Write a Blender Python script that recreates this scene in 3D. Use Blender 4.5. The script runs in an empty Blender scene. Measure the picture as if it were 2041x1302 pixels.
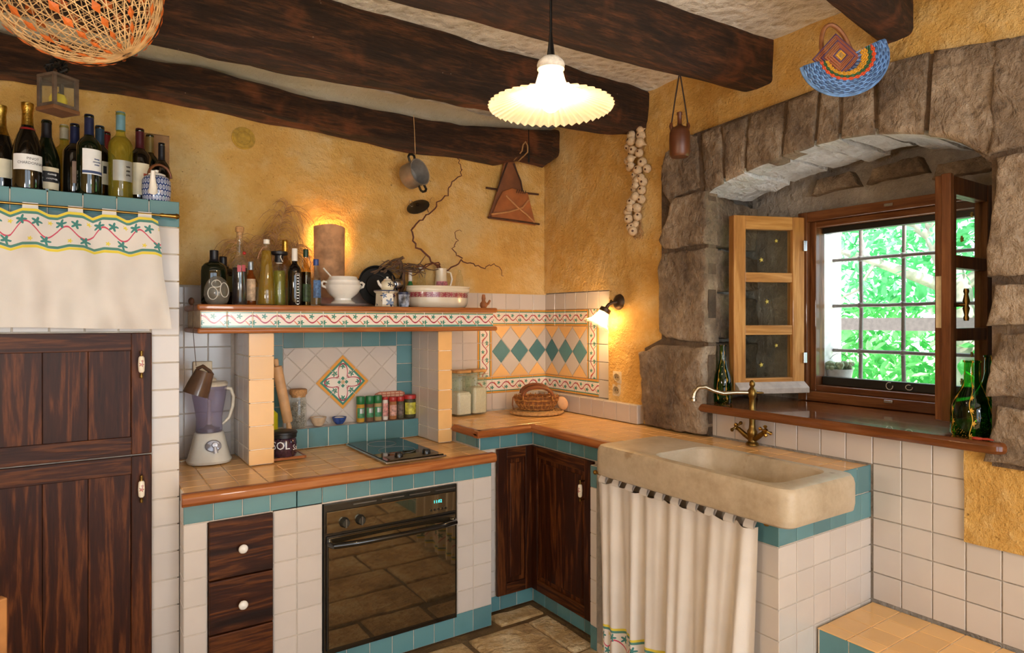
import bpy, bmesh, math, random
from math import sin, cos, pi, radians, sqrt, atan2, hypot
from mathutils import Vector, Matrix, noise
random.seed(7)
SC = bpy.context.scene
COL = SC.collection
# ---------------------------------------------------------------- camera
cam_d = bpy.data.cameras.new('camera'); cam = bpy.data.objects.new('camera', cam_d); COL.objects.link(cam)
cam.location = (-2.433, -3.2262, 1.4302)
cam.rotation_euler = (radians(90), 0, radians(-33.934))
cam_d.sensor_width = 36; cam_d.lens = 1280.25 / 2041 * 36
cam_d.shift_x = 2.2 / 2041; cam_d.shift_y = -11.5 / 2041
cam_d.clip_start = .05; cam_d.clip_end = 200
SC.camera = cam
SC.view_settings.view_transform = 'Standard'; SC.view_settings.look = 'None'
SC.view_settings.gamma = 1; SC.view_settings.use_curve_mapping = False
SC.view_settings.exposure = 0.45
SC.cycles.transparent_max_bounces = 24
# ---------------------------------------------------------------- sky and sun
W = bpy.data.worlds.new('sky'); SC.world = W; W.use_nodes = True
bg = W.node_tree.nodes['Background']
bg.inputs[0].default_value = (.74, .87, 1.0, 1); bg.inputs[1].default_value = 3.4
sun_d = bpy.data.lights.new('sun', 'SUN'); sun = bpy.data.objects.new('sun', sun_d); COL.objects.link(sun)
sun_d.energy = 14; sun_d.angle = radians(1); sun_d.color = (1, .95, .85)
sun.rotation_euler = Vector((.04, 1.0, -.86)).to_track_quat('-Z', 'Y').to_euler()
sun.location = (6, -12, 10)

# ---------------------------------------------------------------- helpers
def lin(h):
    h = h.lstrip('#'); r = []
    for i in (0, 2, 4):
        x = int(h[i:i+2], 16) / 255
        r.append(x / 12.92 if x <= .04045 else ((x + .055) / 1.055) ** 2.4)
    return (*r, 1)

class X:
    """a float or colour socket with arithmetic"""
    def __init__(s, b, v): s.b, s.v = b, v
    def op(s, o, *a, clamp=False):
        n = s.b.nt.nodes.new('ShaderNodeMath'); n.operation = o; n.use_clamp = clamp
        for i, q in enumerate((s, *a)): s.b.put(n.inputs[i], q)
        return X(s.b, n.outputs[0])
    def __add__(s, o): return s.op('ADD', o)
    __radd__ = __add__
    def __sub__(s, o): return s.op('SUBTRACT', o)
    def __rsub__(s, o): return X(s.b, o).op('SUBTRACT', s)
    def __mul__(s, o): return s.op('MULTIPLY', o)
    __rmul__ = __mul__
    def __truediv__(s, o): return s.op('DIVIDE', o)
    def __neg__(s): return s * -1
    def sin(s): return s.op('SINE')
    def cos(s): return s.op('COSINE')
    def abs(s): return s.op('ABSOLUTE')
    def sqrt(s): return s.op('SQRT')
    def min(s, o): return s.op('MINIMUM', o)
    def max(s, o): return s.op('MAXIMUM', o)
    def lt(s, o): return s.op('LESS_THAN', o)
    def gt(s, o): return s.op('GREATER_THAN', o)
    def mod(s, m): return s.op('FLOORED_MODULO', m)
    def pw(s, m): return s.op('POWER', m)
    def at2(s, o): return s.op('ARCTAN2', o)
    def ss(s, a, b, lo=0., hi=1.):
        n = s.b.nt.nodes.new('ShaderNodeMapRange'); n.interpolation_type = 'SMOOTHSTEP'
        for i, q in enumerate((s, a, b, lo, hi)): s.b.put(n.inputs[i], q)
        return X(s.b, n.outputs[0])
    def band(s, c, w): return (s - c).abs().lt(w)

class Bld:
    def __init__(s, name):
        s.m = bpy.data.materials.new(name); s.m.use_nodes = True; s.nt = s.m.node_tree
        s.p = s.nt.nodes['Principled BSDF']; s.out = s.nt.nodes['Material Output']
        s.tc = None; s.oi = None
    def put(s, sock, q):
        if isinstance(q, X): q = q.v
        if isinstance(q, bpy.types.NodeSocket): s.nt.links.new(q, sock)
        else: sock.default_value = q
    def co(s, k='Object'):
        if s.tc is None: s.tc = s.nt.nodes.new('ShaderNodeTexCoord')
        return s.tc.outputs[k]
    def rnd(s):
        if s.oi is None: s.oi = s.nt.nodes.new('ShaderNodeObjectInfo')
        return X(s, s.oi.outputs['Random'])
    def xyz(s, k='Object'):
        n = s.nt.nodes.new('ShaderNodeSeparateXYZ'); s.nt.links.new(s.co(k), n.inputs[0])
        return [X(s, o) for o in n.outputs]
    def scaled(s, sc=(1, 1, 1), k='Object', offs=None):
        n = s.nt.nodes.new('ShaderNodeMapping'); s.nt.links.new(s.co(k), n.inputs[0])
        n.inputs['Scale'].default_value = sc
        if offs is not None:
            c = s.nt.nodes.new('ShaderNodeCombineXYZ')
            for i in range(3): s.put(c.inputs[i], offs * (3.7 + i * 5))
            s.nt.links.new(c.outputs[0], n.inputs['Location'])
        return n.outputs[0]
    def noise(s, scale=5., detail=4., rough=.55, vec=None, dist=0.):
        n = s.nt.nodes.new('ShaderNodeTexNoise')
        s.nt.links.new(vec if vec is not None else s.co(), n.inputs['Vector'])
        n.inputs['Scale'].default_value = scale; n.inputs['Detail'].default_value = detail
        n.inputs['Roughness'].default_value = rough; n.inputs['Distortion'].default_value = dist
        return X(s, n.outputs['Fac'])
    def voro(s, scale=5., vec=None, feat='F1'):
        n = s.nt.nodes.new('ShaderNodeTexVoronoi'); n.feature = feat
        s.nt.links.new(vec if vec is not None else s.co(), n.inputs['Vector']); n.inputs['Scale'].default_value = scale
        return X(s, n.outputs['Distance'])
    def mix(s, f, a, b):
        n = s.nt.nodes.new('ShaderNodeMixRGB')
        s.put(n.inputs[0], f); s.put(n.inputs[1], a); s.put(n.inputs[2], b)
        return X(s, n.outputs[0])
    def ramp(s, f, stops):
        n = s.nt.nodes.new('ShaderNodeValToRGB'); s.put(n.inputs[0], f)
        e = n.color_ramp.elements
        while len(e) < len(stops): e.new(.5)
        for q, (p, c) in zip(e, stops): q.position = p; q.color = c
        return X(s, n.outputs[0])
    def bump(s, h, strength=.3, dist=.01):
        n = s.nt.nodes.new('ShaderNodeBump'); n.inputs['Strength'].default_value = strength
        n.inputs['Distance'].default_value = dist; s.put(n.inputs['Height'], h)
        s.nt.links.new(n.outputs[0], s.p.inputs['Normal']); return n
    def set(s, **k):
        for a, q in k.items():
            s.put(s.p.inputs[{'col': 'Base Color', 'rough': 'Roughness', 'metal': 'Metallic', 'ior': 'IOR', 'trans': 'Transmission Weight',
                   'coat': 'Coat Weight', 'sub': 'Subsurface Weight', 'em': 'Emission Color', 'ems': 'Emission Strength', 'sheen': 'Sheen Weight', 'alpha': 'Alpha', 'spec': 'Specular IOR Level'}[a]], q)
        return s.m

MT = {}
def plain(name, h, rough=.5, metal=0., var=.12, nscale=30., bump=0., coat=0.):
    """one colour with a little mottling"""
    if name in MT: return MT[name]
    b = Bld(name); c = lin(h) if isinstance(h, str) else h
    n = b.noise(nscale, 3)
    d = tuple(q * (1 - var) for q in c[:3]) + (1,); l = tuple(min(1, q * (1 + var)) for q in c[:3]) + (1,)
    b.set(col=b.mix(n.ss(.3, .7), d, l), rough=rough, metal=metal, coat=coat)
    if bump: b.bump(n, bump, .003)
    MT[name] = b.m; return b.m

def thin_glass(name, h, gloss=.05, paint=None):
    """thin-walled tinted glass: transparent with a Fresnel gloss"""
    if name in MT: return MT[name]
    b = Bld(name); nt = b.nt
    t = nt.nodes.new('ShaderNodeBsdfTransparent'); t.inputs[0].default_value = lin(h)
    g = nt.nodes.new('ShaderNodeBsdfGlossy'); g.inputs['Roughness'].default_value = gloss
    lw = nt.nodes.new('ShaderNodeLayerWeight'); lw.inputs[0].default_value = .5; fr = (X(b, lw.outputs['Facing']).pw(5.)*.9 + .04).v.node
    mx = nt.nodes.new('ShaderNodeMixShader')
    nt.links.new(fr.outputs[0], mx.inputs[0]); nt.links.new(t.outputs[0], mx.inputs[1]); nt.links.new(g.outputs[0], mx.inputs[2])
    last = mx
    if paint:
        f, colr = paint(b)
        d = nt.nodes.new('ShaderNodeBsdfDiffuse'); b.put(d.inputs[0], colr)
        m2 = nt.nodes.new('ShaderNodeMixShader'); b.put(m2.inputs[0], f)
        nt.links.new(mx.outputs[0], m2.inputs[1]); nt.links.new(d.outputs[0], m2.inputs[2]); last = m2
    nt.links.new(last.outputs[0], b.out.inputs[0]); nt.nodes.remove(b.p)
    MT[name] = b.m; return b.m

# ---------------------------------------------------------------- geometry
class G:
    def __init__(s): s.v, s.f, s.uv, s.mi = [], [], [], []
    def add(s, vs, fs, uvs=None, mi=0, M=None):
        o = len(s.v)
        s.v += [tuple(M @ Vector(p)) for p in vs] if M is not None else [tuple(p) for p in vs]
        for i, q in enumerate(fs):
            s.f.append([o + k for k in q]); s.uv.append(uvs[i] if uvs else None); s.mi.append(mi)
        return s
    def box(s, a, b, mi=0, M=None):
        x0, y0, z0 = [min(p, q) for p, q in zip(a, b)]; x1, y1, z1 = [max(p, q) for p, q in zip(a, b)]
        return s.add([(x0,y0,z0),(x1,y0,z0),(x1,y1,z0),(x0,y1,z0),(x0,y0,z1),(x1,y0,z1),(x1,y1,z1),(x0,y1,z1)],
                     [(0,3,2,1),(4,5,6,7),(0,1,5,4),(1,2,6,5),(2,3,7,6),(3,0,4,7)], None, mi, M)
    def lathe(s, prof, n=24, mi=0, M=None, closed=False, ripple=None):
        vs, fs, uvs = [], [], []
        L = [0.]
        for i in range(1, len(prof)): L.append(L[-1] + hypot(prof[i][0]-prof[i-1][0], prof[i][1]-prof[i-1][1]))
        for i, (r, z) in enumerate(prof):
            for k in range(n):
                a = 2*pi*k/n; rr, zz = (r, z) if not ripple else ripple(r, z, a)
                vs.append((rr*sin(a), -rr*cos(a), zz))
        for i in range(len(prof)-1):
            for k in range(n):
                k2 = (k+1) % n
                fs.append((i*n+k, i*n+k2, (i+1)*n+k2, (i+1)*n+k))
                uvs.append(((k/n, L[i]), ((k+1)/n, L[i]), ((k+1)/n, L[i+1]), (k/n, L[i+1])))
        if closed:
            for e, rev in ((0, True), (len(prof)-1, False)):
                if prof[e][0] > 1e-4:
                    q = [e*n+k for k in range(n)]; fs.append(tuple(reversed(q)) if rev else tuple(q)); uvs.append(None)
        return s.add(vs, fs, uvs, mi, M)
    def tube(s, pts, r, n=8, mi=0, M=None, closed=False, caps=True):
        P = [Vector(p) for p in pts]; R = r if isinstance(r, (list, tuple)) else [r]*len(P)
        vs, fs = [], []; up = None; N = len(P)
        for i, p in enumerate(P):
            if closed: t = P[(i+1) % N] - P[i-1]
            else: t = P[min(i+1, N-1)] - P[max(i-1, 0)]
            t = t.normalized() if t.length > 1e-9 else Vector((0, 0, 1))
            if up is None: up = t.orthogonal().normalized()
            else:
                up = up - t*up.dot(t); up = up.normalized() if up.length > 1e-6 else t.orthogonal().normalized()
            w = t.cross(up)
            for k in range(n):
                a = 2*pi*k/n; vs.append(p + (up*cos(a) + w*sin(a))*R[i])
        for i in range(N if closed else N-1):
            j = (i+1) % N
            for k in range(n):
                k2 = (k+1) % n; fs.append((i*n+k, i*n+k2, j*n+k2, j*n+k))
        if caps and not closed: fs += [tuple(reversed(range(n))), tuple((N-1)*n+k for k in range(n))]
        return s.add(vs, fs, None, mi, M)
    def grid(s, fn, nu, nv, mi=0, M=None, uvfn=None, flip=False):
        vs, fs, uvs = [], [], []
        for j in range(nv+1):
            for i in range(nu+1): vs.append(fn(i/nu, j/nv))
        U = uvfn or (lambda a, b: (a, b))
        for j in range(nv):
            for i in range(nu):
                q = [j*(nu+1)+i, j*(nu+1)+i+1, (j+1)*(nu+1)+i+1, (j+1)*(nu+1)+i]
                u = [U(i/nu, j/nv), U((i+1)/nu, j/nv), U((i+1)/nu, (j+1)/nv), U(i/nu, (j+1)/nv)]
                if flip: q.reverse(); u.reverse()
                fs.append(q); uvs.append(u)
        return s.add(vs, fs, uvs, mi, M)
    def sphere(s, c, r, nu=12, nv=8, mi=0, M=None):
        rx, ry, rz = r if isinstance(r, (tuple, list)) else (r, r, r)
        vs = [(c[0], c[1], c[2]-rz)]; fs = []
        for j in range(1, nv):
            t = -pi/2 + pi*j/nv
            for i in range(nu):
                a = 2*pi*i/nu; vs.append((c[0]+rx*cos(t)*cos(a), c[1]+ry*cos(t)*sin(a), c[2]+rz*sin(t)))
        vs.append((c[0], c[1], c[2]+rz)); L = len(vs)-1
        for i in range(nu):
            i2 = (i+1) % nu; fs.append((0, 1+i2, 1+i)); fs.append((L, 1+(nv-2)*nu+i, 1+(nv-2)*nu+i2))
            for j in range(nv-2): fs.append((1+j*nu+i, 1+j*nu+i2, 1+(j+1)*nu+i2, 1+(j+1)*nu+i))
        return s.add(vs, fs, None, mi, M)
    def prism(s, poly, a, b, axis='z', mi=0, M=None):
        """extrude a polygon between a and b; poly coordinates are the two axes left, in order"""
        def mp(p, h): return {'z': (p[0], p[1], h), 'y': (p[0], h, p[1]), 'x': (h, p[0], p[1])}[axis]
        n = len(poly); vs = [mp(p, a) for p in poly] + [mp(p, b) for p in poly]
        fs = [tuple(range(n)), tuple(range(n, 2*n))] + [(i, (i+1) % n, n+(i+1) % n, n+i) for i in range(n)]
        return s.add(vs, fs, None, mi, M)
    def join(s, g, M=None, mi=None):
        o = len(s.v); s.v += [tuple(M @ Vector(p)) for p in g.v] if M is not None else list(g.v)
        for q, u, m in zip(g.f, g.uv, g.mi): s.f.append([o+k for k in q]); s.uv.append(u); s.mi.append(m if mi is None else mi)
        return s
    def mesh(s, name, mats, smooth=False, fix=True):
        me = bpy.data.meshes.new(name); me.from_pydata(s.v, [], s.f)
        for m in (mats if isinstance(mats, (list, tuple)) else [mats]): me.materials.append(m)
        if any(s.uv):
            l = me.uv_layers.new(name='UVMap'); flat = []
            for q, u in zip(s.f, s.uv):
                for k in range(len(q)): flat += list(u[k]) if u else [0., 0.]
            l.data.foreach_set('uv', flat)
        if any(s.mi): me.polygons.foreach_set('material_index', s.mi)
        if fix and not any(s.uv):
            bm = bmesh.new(); bm.from_mesh(me); bmesh.ops.recalc_face_normals(bm, faces=bm.faces); bm.to_mesh(me); bm.free()
        if smooth:
            me.polygons.foreach_set('use_smooth', [True]*len(me.polygons))
            me.set_sharp_from_angle(angle=radians(smooth if smooth is not True else 45))
        me.update(); return me

def put(name, me, parent=None, loc=(0, 0, 0), rot=None, world=False):
    o = bpy.data.objects.new(name, me); COL.objects.link(o)
    loc = Vector(loc)
    if parent is not None:
        o.parent = parent
        if world:
            q = parent
            while q is not None: loc = loc - q.location; q = q.parent
    o.location = loc
    if rot is not None:
        if isinstance(rot, Matrix): o.rotation_euler = rot.to_euler()
        else: o.rotation_euler = rot
    return o
def mk(name, g, mats, parent=None, loc=(0, 0, 0), rot=None, smooth=False, bevel=None, world=False, label=None):
    """one mesh object; world=True: g and loc are in world coordinates, the parent an unrotated Empty"""
    o = put(name, g.mesh(name, mats, smooth), parent, loc, rot, world)
    if bevel:
        m = o.modifiers.new('edge', 'BEVEL'); m.width = bevel; m.segments = 2; m.limit_method = 'ANGLE'; m.angle_limit = radians(35); m.harden_normals = False
    if label: o['label'] = label
    return o
def tag(o, label, cat, group=None, kind=None):
    o['label'] = label; o['category'] = cat
    if group: o['group'] = group
    if kind: o['kind'] = kind
    return o
def thing(name, label, cat, loc=(0, 0, 0), rot=None, group=None):
    o = bpy.data.objects.new(name, None); COL.objects.link(o); o.location = loc; o.empty_display_size = .05
    if rot is not None: o.rotation_euler = rot
    return tag(o, label, cat, group)
def struct(o): o['kind'] = 'structure'; return o
def fb(p, amp, sc, seed=0.):
    q = Vector((p[0]*sc+seed, p[1]*sc-seed*.7, p[2]*sc+seed*.3)); return amp*noise.fractal(q, .9, 2.1, 3)
RZ = lambda a: Matrix.Rotation(a, 4, 'Z')
TR = lambda *p: Matrix.Translation(Vector(p))

def text_geo(s, size=.02, sx=1.):
    cu = bpy.data.curves.new('text', 'FONT'); cu.body = s; cu.size = size; cu.align_x = 'CENTER'; cu.align_y = 'CENTER'; cu.resolution_u = 2
    o = bpy.data.objects.new('text', cu); COL.objects.link(o)
    me = o.evaluated_get(bpy.context.evaluated_depsgraph_get()).to_mesh()
    r = ([(v.co.x*sx, v.co.y) for v in me.vertices], [tuple(p.vertices) for p in me.polygons])
    bpy.data.objects.remove(o); bpy.data.curves.remove(cu); return r
TX = {k: text_geo(k, s, sx) for k, s, sx in [('PINOT', .012, 1), ('CHARDONNAY', .013, .85), ('SOL', .05, .9), ('Sal', .034, .9), ('11:02', .019, 1)]}
def txt(key, r=None, z=0., a0=0., eps=.0015, rot=0.):
    """lettering facing -y; on a cylinder of radius r when r is given"""
    g = G(); vs, fs = TX[key]; c, s_ = cos(rot), sin(rot); P = []
    for x, y in vs:
        x, y = x*c - y*s_, x*s_ + y*c
        if r: a = x/r + a0; P.append(((r+eps)*sin(a), -(r+eps)*cos(a), z+y))
        else: P.append((x, -eps, z+y))
    return g.add(P, fs, [[(0, 0)]*len(f) for f in fs])
# ---------------------------------------------------------------- materials
def m_plaster(name, a, b_, c, bump=.5):
    b = Bld(name); n = b.noise(2.2, 6, .62); n2 = b.noise(14, 5, .6); n3 = b.noise(55, 4, .7)
    col = b.ramp(n, [(.28, lin(a)), (.5, lin(b_)), (.72, lin(c))])
    col = b.mix(n2.ss(.48, .75) * .35, col, lin(c))
    pit = b.voro(38, feat='SMOOTH_F1').ss(.0, .12)
    col = b.mix((1 - pit) * b.noise(4, 2).ss(.5, .66) * .55, col, lin('6e4a20'))
    col = b.mix(b.noise(1.1, 4, .6).ss(.52, .7)*.45, col, lin('a88a4e')); b.set(col=col, rough=.85); b.bump(n2*.8 + n3*.5 + pit*.25, min(1., bump*1.7), .03)
    return b.m
PLASTER = m_plaster('ochre_plaster', 'b98a3e', 'd6a85a', 'ecd29a')
CREAM = m_plaster('cream_plaster', 'd9c8a2', 'e8dabb', 'f2e8d2', .3)
def m_ceil():
    b = Bld('rough_white_plaster'); v = b.voro(26, feat='SMOOTH_F1'); n = b.noise(60, 4, .7); n2 = b.noise(9, 4)
    b.set(col=b.mix((n*.6+v*.5).ss(.25, .6), lin('e0d9d0'), lin('faf8f4')), rough=.95); b.bump(v*.8 + n*.6 + n2*.4, .9, .03); return b.m
CEIL = m_ceil()
def m_wood(name, dark, mid, light, axis='x', scale=1., rough=.5, bump=.25, knots=True, coat=0., rnd=True):
    """grain running along an axis"""
    b = Bld(name); st = {'x': (.9, 11, 11), 'y': (11, .9, 11), 'z': (11, 11, .9)}[axis]
    vec = b.scaled(tuple(q*scale for q in st), offs=b.rnd()*9. if rnd else None)
    big = b.noise(1.0, 3, .5, vec, .6); fine = b.noise(7, 5, .7, vec, .2)
    rings = ((big*26.).sin()*.5+.5)
    f = (rings*.3 + fine*.7)
    col = b.ramp(f, [(.15, lin(dark)), (.5, lin(mid)), (.85, lin(light))])
    if knots:
        kv = b.scaled(tuple(q*scale*.28 for q in st), offs=b.rnd()*9. if rnd else None); k = b.voro(1.0, kv)
        col = b.mix(1 - k.ss(.05, .16), col, lin(dark))
    b.set(col=col, rough=rough, coat=coat, spec=.22); b.bump(fine*.6 + rings*.4, bump, .004); return b.m
CAB = m_wood('dark_stained_pine', '1c0b04', '3a1908', '74401a', 'z', 1.5, .45, .15)
CABH = m_wood('dark_stained_pine_rail', '1c0b05', '3a1a09', '6e3e17', 'x', 1.8, .45, .15)
CABY = m_wood('dark_stained_pine_rail_deep', '1c0b05', '371a0a', '6a3c17', 'y', 1., .45, .15)
NOSE = m_wood('reddish_wood', '7a3f1c', '9c5a2c', 'b97a46', 'x', 1.2, .35, .1, False, .2)
NOSEY = m_wood('reddish_wood_deep', '7a3f1c', '9c5a2c', 'b97a46', 'y', 1.2, .35, .1, False, .2)
WINW = m_wood('window_wood', '45240f', '6b4023', '8a5c36', 'z', 1.4, .35, .12, False, .2)
WINY = m_wood('window_wood_rail', '45240f', '6b4023', '8a5c36', 'y', 1.4, .35, .12, False, .2)
SASH = m_wood('honey_sash_wood', '8a5a2a', 'b27c40', 'cf9c5c', 'z', 1.4, .4, .12, False, .1)
SASHX = m_wood('honey_sash_rail', '8a5a2a', 'b27c40', 'cf9c5c', 'x', 1.4, .4, .12, False, .1)
SILLM = m_wood('varnished_sill_wood', '48240f', '693a1c', '86542e', 'y', 1., .18, .05, False, .6)
def m_beam():
    b = Bld('old_dark_beam_wood'); vec = b.scaled((2., 15, 15), offs=b.rnd()*7.)
    big = b.noise(1.3, 4, .6, vec, .8); fine = b.noise(6, 6, .7, vec); patch = b.noise(3.2, 4, .6)
    col = b.ramp(big*.55 + fine*.45, [(.32, lin('1a0f0a')), (.5, lin('452a1a')), (.66, lin('8a5430'))])
    col = b.mix(patch.ss(.54, .68)*.6, col, lin('a8623a')); col = b.mix(b.noise(5, 3).ss(.55, .7)*.5, col, lin('2a1b14'))
    sp = b.voro(22).ss(.03, .07); col = b.mix((1 - sp)*b.noise(6, 2).ss(.55, .6)*.7, col, lin('b9a28c'))
    b.set(col=col, rough=.7); b.bump(big*.7 + fine*.9, 1., .05); return b.m
BEAM = m_beam()
def m_stone(name, a, b_, c, bump=.9, sc=1.):
    b = Bld(name); n = b.noise(4*sc, 6, .6, b.scaled((1, 1, 1), offs=b.rnd()*5.)); n2 = b.noise(24*sc, 6, .72); v = b.voro(30*sc, feat='SMOOTH_F1')
    ch = b.noise(13*sc, 3, .6, b.scaled((1, 1.8, 1), offs=b.rnd()*5.), 1.2)
    col = b.ramp(n*.7 + n2*.3, [(.36, lin(a)), (.5, lin(b_)), (.62, lin(c))]); col = b.mix((1 - v.ss(.05, .25))*.45, col, lin(a))
    b.set(col=col, rough=.92); b.bump(n*.5 + n2*.8 + v*.4 + ch*.6, min(1., bump*1.1), .05); return b.m
STONE = m_stone('hewn_grey_brown_stone', '6a5848', '98826a', 'c2ac92')
LITSTONE = m_stone('daylit_stone', 'bdbbb8', 'd8d7d5', 'ececec')  # paler stone for the arch undersides: window daylight put into the colour
MORTAR = m_stone('dark_mortar', '4a3b2e', '63503e', '7a6650', .6)
SOFFIT = m_stone('pale_render', '8f8478', 'a59a8d', 'bcb2a6', .6)
FLAG = m_stone('flagstone', '9d7a4c', 'cda873', 'e9d2a8', .7, .9)
GROUT_F = m_stone('floor_joint', '5d4629', '705634', '84683f', .4, 2.)
def m_tile(name, h, var=.1, rough=.16):
    b = Bld(name); c = lin(h); n = b.noise(11, 3, .5, b.scaled((1, 1, 1), offs=b.rnd()*5.)); r = b.rnd()
    d = tuple(q*(1-var) for q in c[:3])+(1,); l = tuple(min(1, q*(1+var)) for q in c[:3])+(1,)
    b.set(col=b.mix((n*.6 + r*.5).ss(.3, .8), d, l), rough=rough); b.bump(n, .06, .004); return b.m
TEAL = m_tile('teal_tile', '59858a', .13); WHITE = m_tile('white_tile', 'cac0b6', .04); ORANGE = m_tile('apricot_tile', 'e8b878', .07, .2)
GROUT = plain('grout', 'c3b7a7', .9); GROUTL = plain('pale_grout', 'eee4d2', .9); GROUT2 = plain('wall_grout', 'c6baab', .9)
def flower(u, v, cu, cv, R, ph=0.):
    du, dv = u - cu, v - cv; r = (du*du + dv*dv).sqrt(); a = dv.at2(du)
    return r.lt(((a + ph)*5.).cos()*(R*.30) + R*.70)
def m_vine(name, orange_edge):
    """printed border tile: red vine, green flowers, green stripes"""
    b = Bld(name); u, v, _ = b.xyz('UV'); W_, Rd, Gn, Or = lin('e8ded2'), lin('a8324a'), lin('3f8573'), lin('d99a45')
    e = (v - .5).abs()
    vv = (v - .5) * (1. if orange_edge else .72)
    y = (u*2*pi).cos()*.165
    col = b.mix((vv - y).abs().lt(.035), W_, Rd)
    br = ((u - .30) + (vv*.9)).abs().lt(.03)*vv.band(.10, .12)*u.band(.2, .16); col = b.mix(br, col, lin('d0714a'))
    br2 = ((u - .66) + (vv*.9) ).abs().lt(.03)*vv.band(-.2, .12)*u.band(.8, .16); col = b.mix(br2, col, lin('d0714a'))
    fl = flower(u, vv, .47, .14, .135).max(flower(u, vv, .0, -.15, .125)).max(flower(u, vv, 1., -.15, .125)); col = b.mix(fl, col, Gn)
    if orange_edge:
        col = b.mix(e.gt(.34), col, Gn); col = b.mix(e.gt(.40), col, Or)
    else: col = b.mix(e.gt(.385), col, lin('5c9a8a')); col = b.mix(v.gt(.965), col, Or)
    b.set(col=col, rough=.18); return b.m
VINE = m_vine('vine_tile', False); VINEO = m_vine('vine_border_tile', True)
def m_medal():
    b = Bld('medallion_tile'); u, v, _ = b.xyz('UV'); r = (u*u + v*v).sqrt(); a = v.at2(u)
    m = u.abs().max(v.abs()); Gn = lin('3f8573')
    R = (a*4.).cos()*-.30 + .66
    col = b.mix((r - R).abs().lt(.045), lin('e8ded2'), lin('a8324a'))
    for s in (-1, 1):
        for t in (-1, 1): col = b.mix(flower(u, v, s*.58, t*.58, .16), col, Gn)
        col = b.mix(flower(u, v, s*.62, 0., .15), col, Gn); col = b.mix(flower(u, v, 0., s*.62, .15), col, Gn)
    cc = u.abs().band(.11, .08)*v.abs().band(.11, .08); col = b.mix(cc, col, Gn); col = b.mix(u.abs().max(v.abs()).lt(.045), col, lin('d99a45'))
    col = b.mix(m.gt(.76), col, Gn); col = b.mix(m.gt(.87), col, lin('d99a45'))
    b.set(col=col, rough=.18); return b.m
MEDAL = m_medal()
def m_cloth(name, h, embro=None):
    b = Bld(name); n = b.noise(260, 2, .5); n2 = b.noise(7, 3)
    col = b.mix(n2.ss(.3, .7), lin(h), tuple(min(1, q*1.08) for q in lin(h)[:3])+(1,))
    if embro: col = embro(b, col)
    b.set(col=col, rough=.9, sheen=.2); b.bump(n, .15, .002); return b.m
def embro_band(v0):
    """two double stripes with a vine between, v in metres"""
    def f(b, col):
        u, v, _ = b.xyz('UV'); Y, Gn = lin('d8c441'), lin('4d8076')
        L = .108; t = v - v0; w = (u*(2*pi/L)).sin()*.021 + (u*23.).sin()*.004
        for c, q in ((.052, Gn), (.061, Y), (-.050, Gn), (-.060, Y)): col = b.mix(t.band(c, .0045), col, q)
        col = b.mix((t - w).abs().lt(.003), col, lin('c04a62'))
        um = u.mod(L)
        for cu, cv in ((.016, .030), (.058, .024), (.082, -.032)): col = b.mix(flower(um, t, cu, cv, .0165), col, lin('3f7d78'))
        for cu, cv in ((.095, .034), (.040, -.034)): col = b.mix(flower(um, t, cu, cv, .008), col, Y)
        return col
    return f
CURT1 = m_cloth('embroidered_linen', 'cdc8c2', embro_band(.326)); CURT2 = m_cloth('embroidered_linen_long', 'd3cbc1', embro_band(.085)); LINEN = m_cloth('linen', 'd9d3cb')
BRASS = plain('brass', 'a5813f', .28, 1.); ABRASS = plain('aged_brass', '7d6232', .35, 1., .3); STEEL = plain('steel', 'b9b9b7', .25, 1., .05)
DSTEEL = plain('dark_steel', '6b6862', .35, 1.); BLACK = plain('black_enamel', '0c0c0d', .25); IRON = plain('wrought_iron', '1a1817', .55, .4)
PORC = plain('white_porcelain', 'e9e4da', .15, 0, .03); GOLDF = plain('gold_foil', 'c9a24a', .28, 1., .2, 120, .5); TERRA = plain('terracotta', 'a8694a', .8, 0, .25, 14, .3)
CORK = plain('cork', 'b98a58', .85, 0, .25, 90, .3); DWOOD = plain('dark_brown_wood', '4a2a18', .6, 0, .3, 20); LWOOD = plain('pale_beech', 'd1a372', .5, 0, .12, 18)
def m_marble():
    b = Bld('worn_limestone'); n = b.noise(3.2, 6, .6); n2 = b.noise(30, 5, .7); v = b.noise(11, 4, .6)
    col = b.ramp(n*.7 + n2*.3, [(.3, lin('9a876c')), (.5, lin('b8a78d')), (.7, lin('cabda8'))]); col = b.mix(v.ss(.62, .72)*.6, col, lin('8a6f4e'))
    b.set(col=col, rough=.45); b.bump(n2*.6 + n*.6, .25, .006); return b.m
MARBLE = m_marble()
CLEAR = thin_glass('clear_glass', 'fafcfa', .05, lambda b: (.02, lin('d8dcd6'))); PANE = thin_glass('window_glass', 'f7fbfa', .02)
DKGLASS = plain('dark_bottle_glass', '14100a', .06, 0, .2, 6, 0, .5); DKGREEN = plain('dark_green_glass', '10180c', .06, 0, .2, 6, 0, .5); BLK = plain('black_glass', '08070a', .07, 0, .2, 6, 0, .5)
PAPER = plain('cream_paper', 'ddd2b4', .7, 0, .05); WPAPER = plain('white_paper', 'e2e2e0', .6, 0, .04); INK = plain('black_ink', '14120f', .6)

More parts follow.
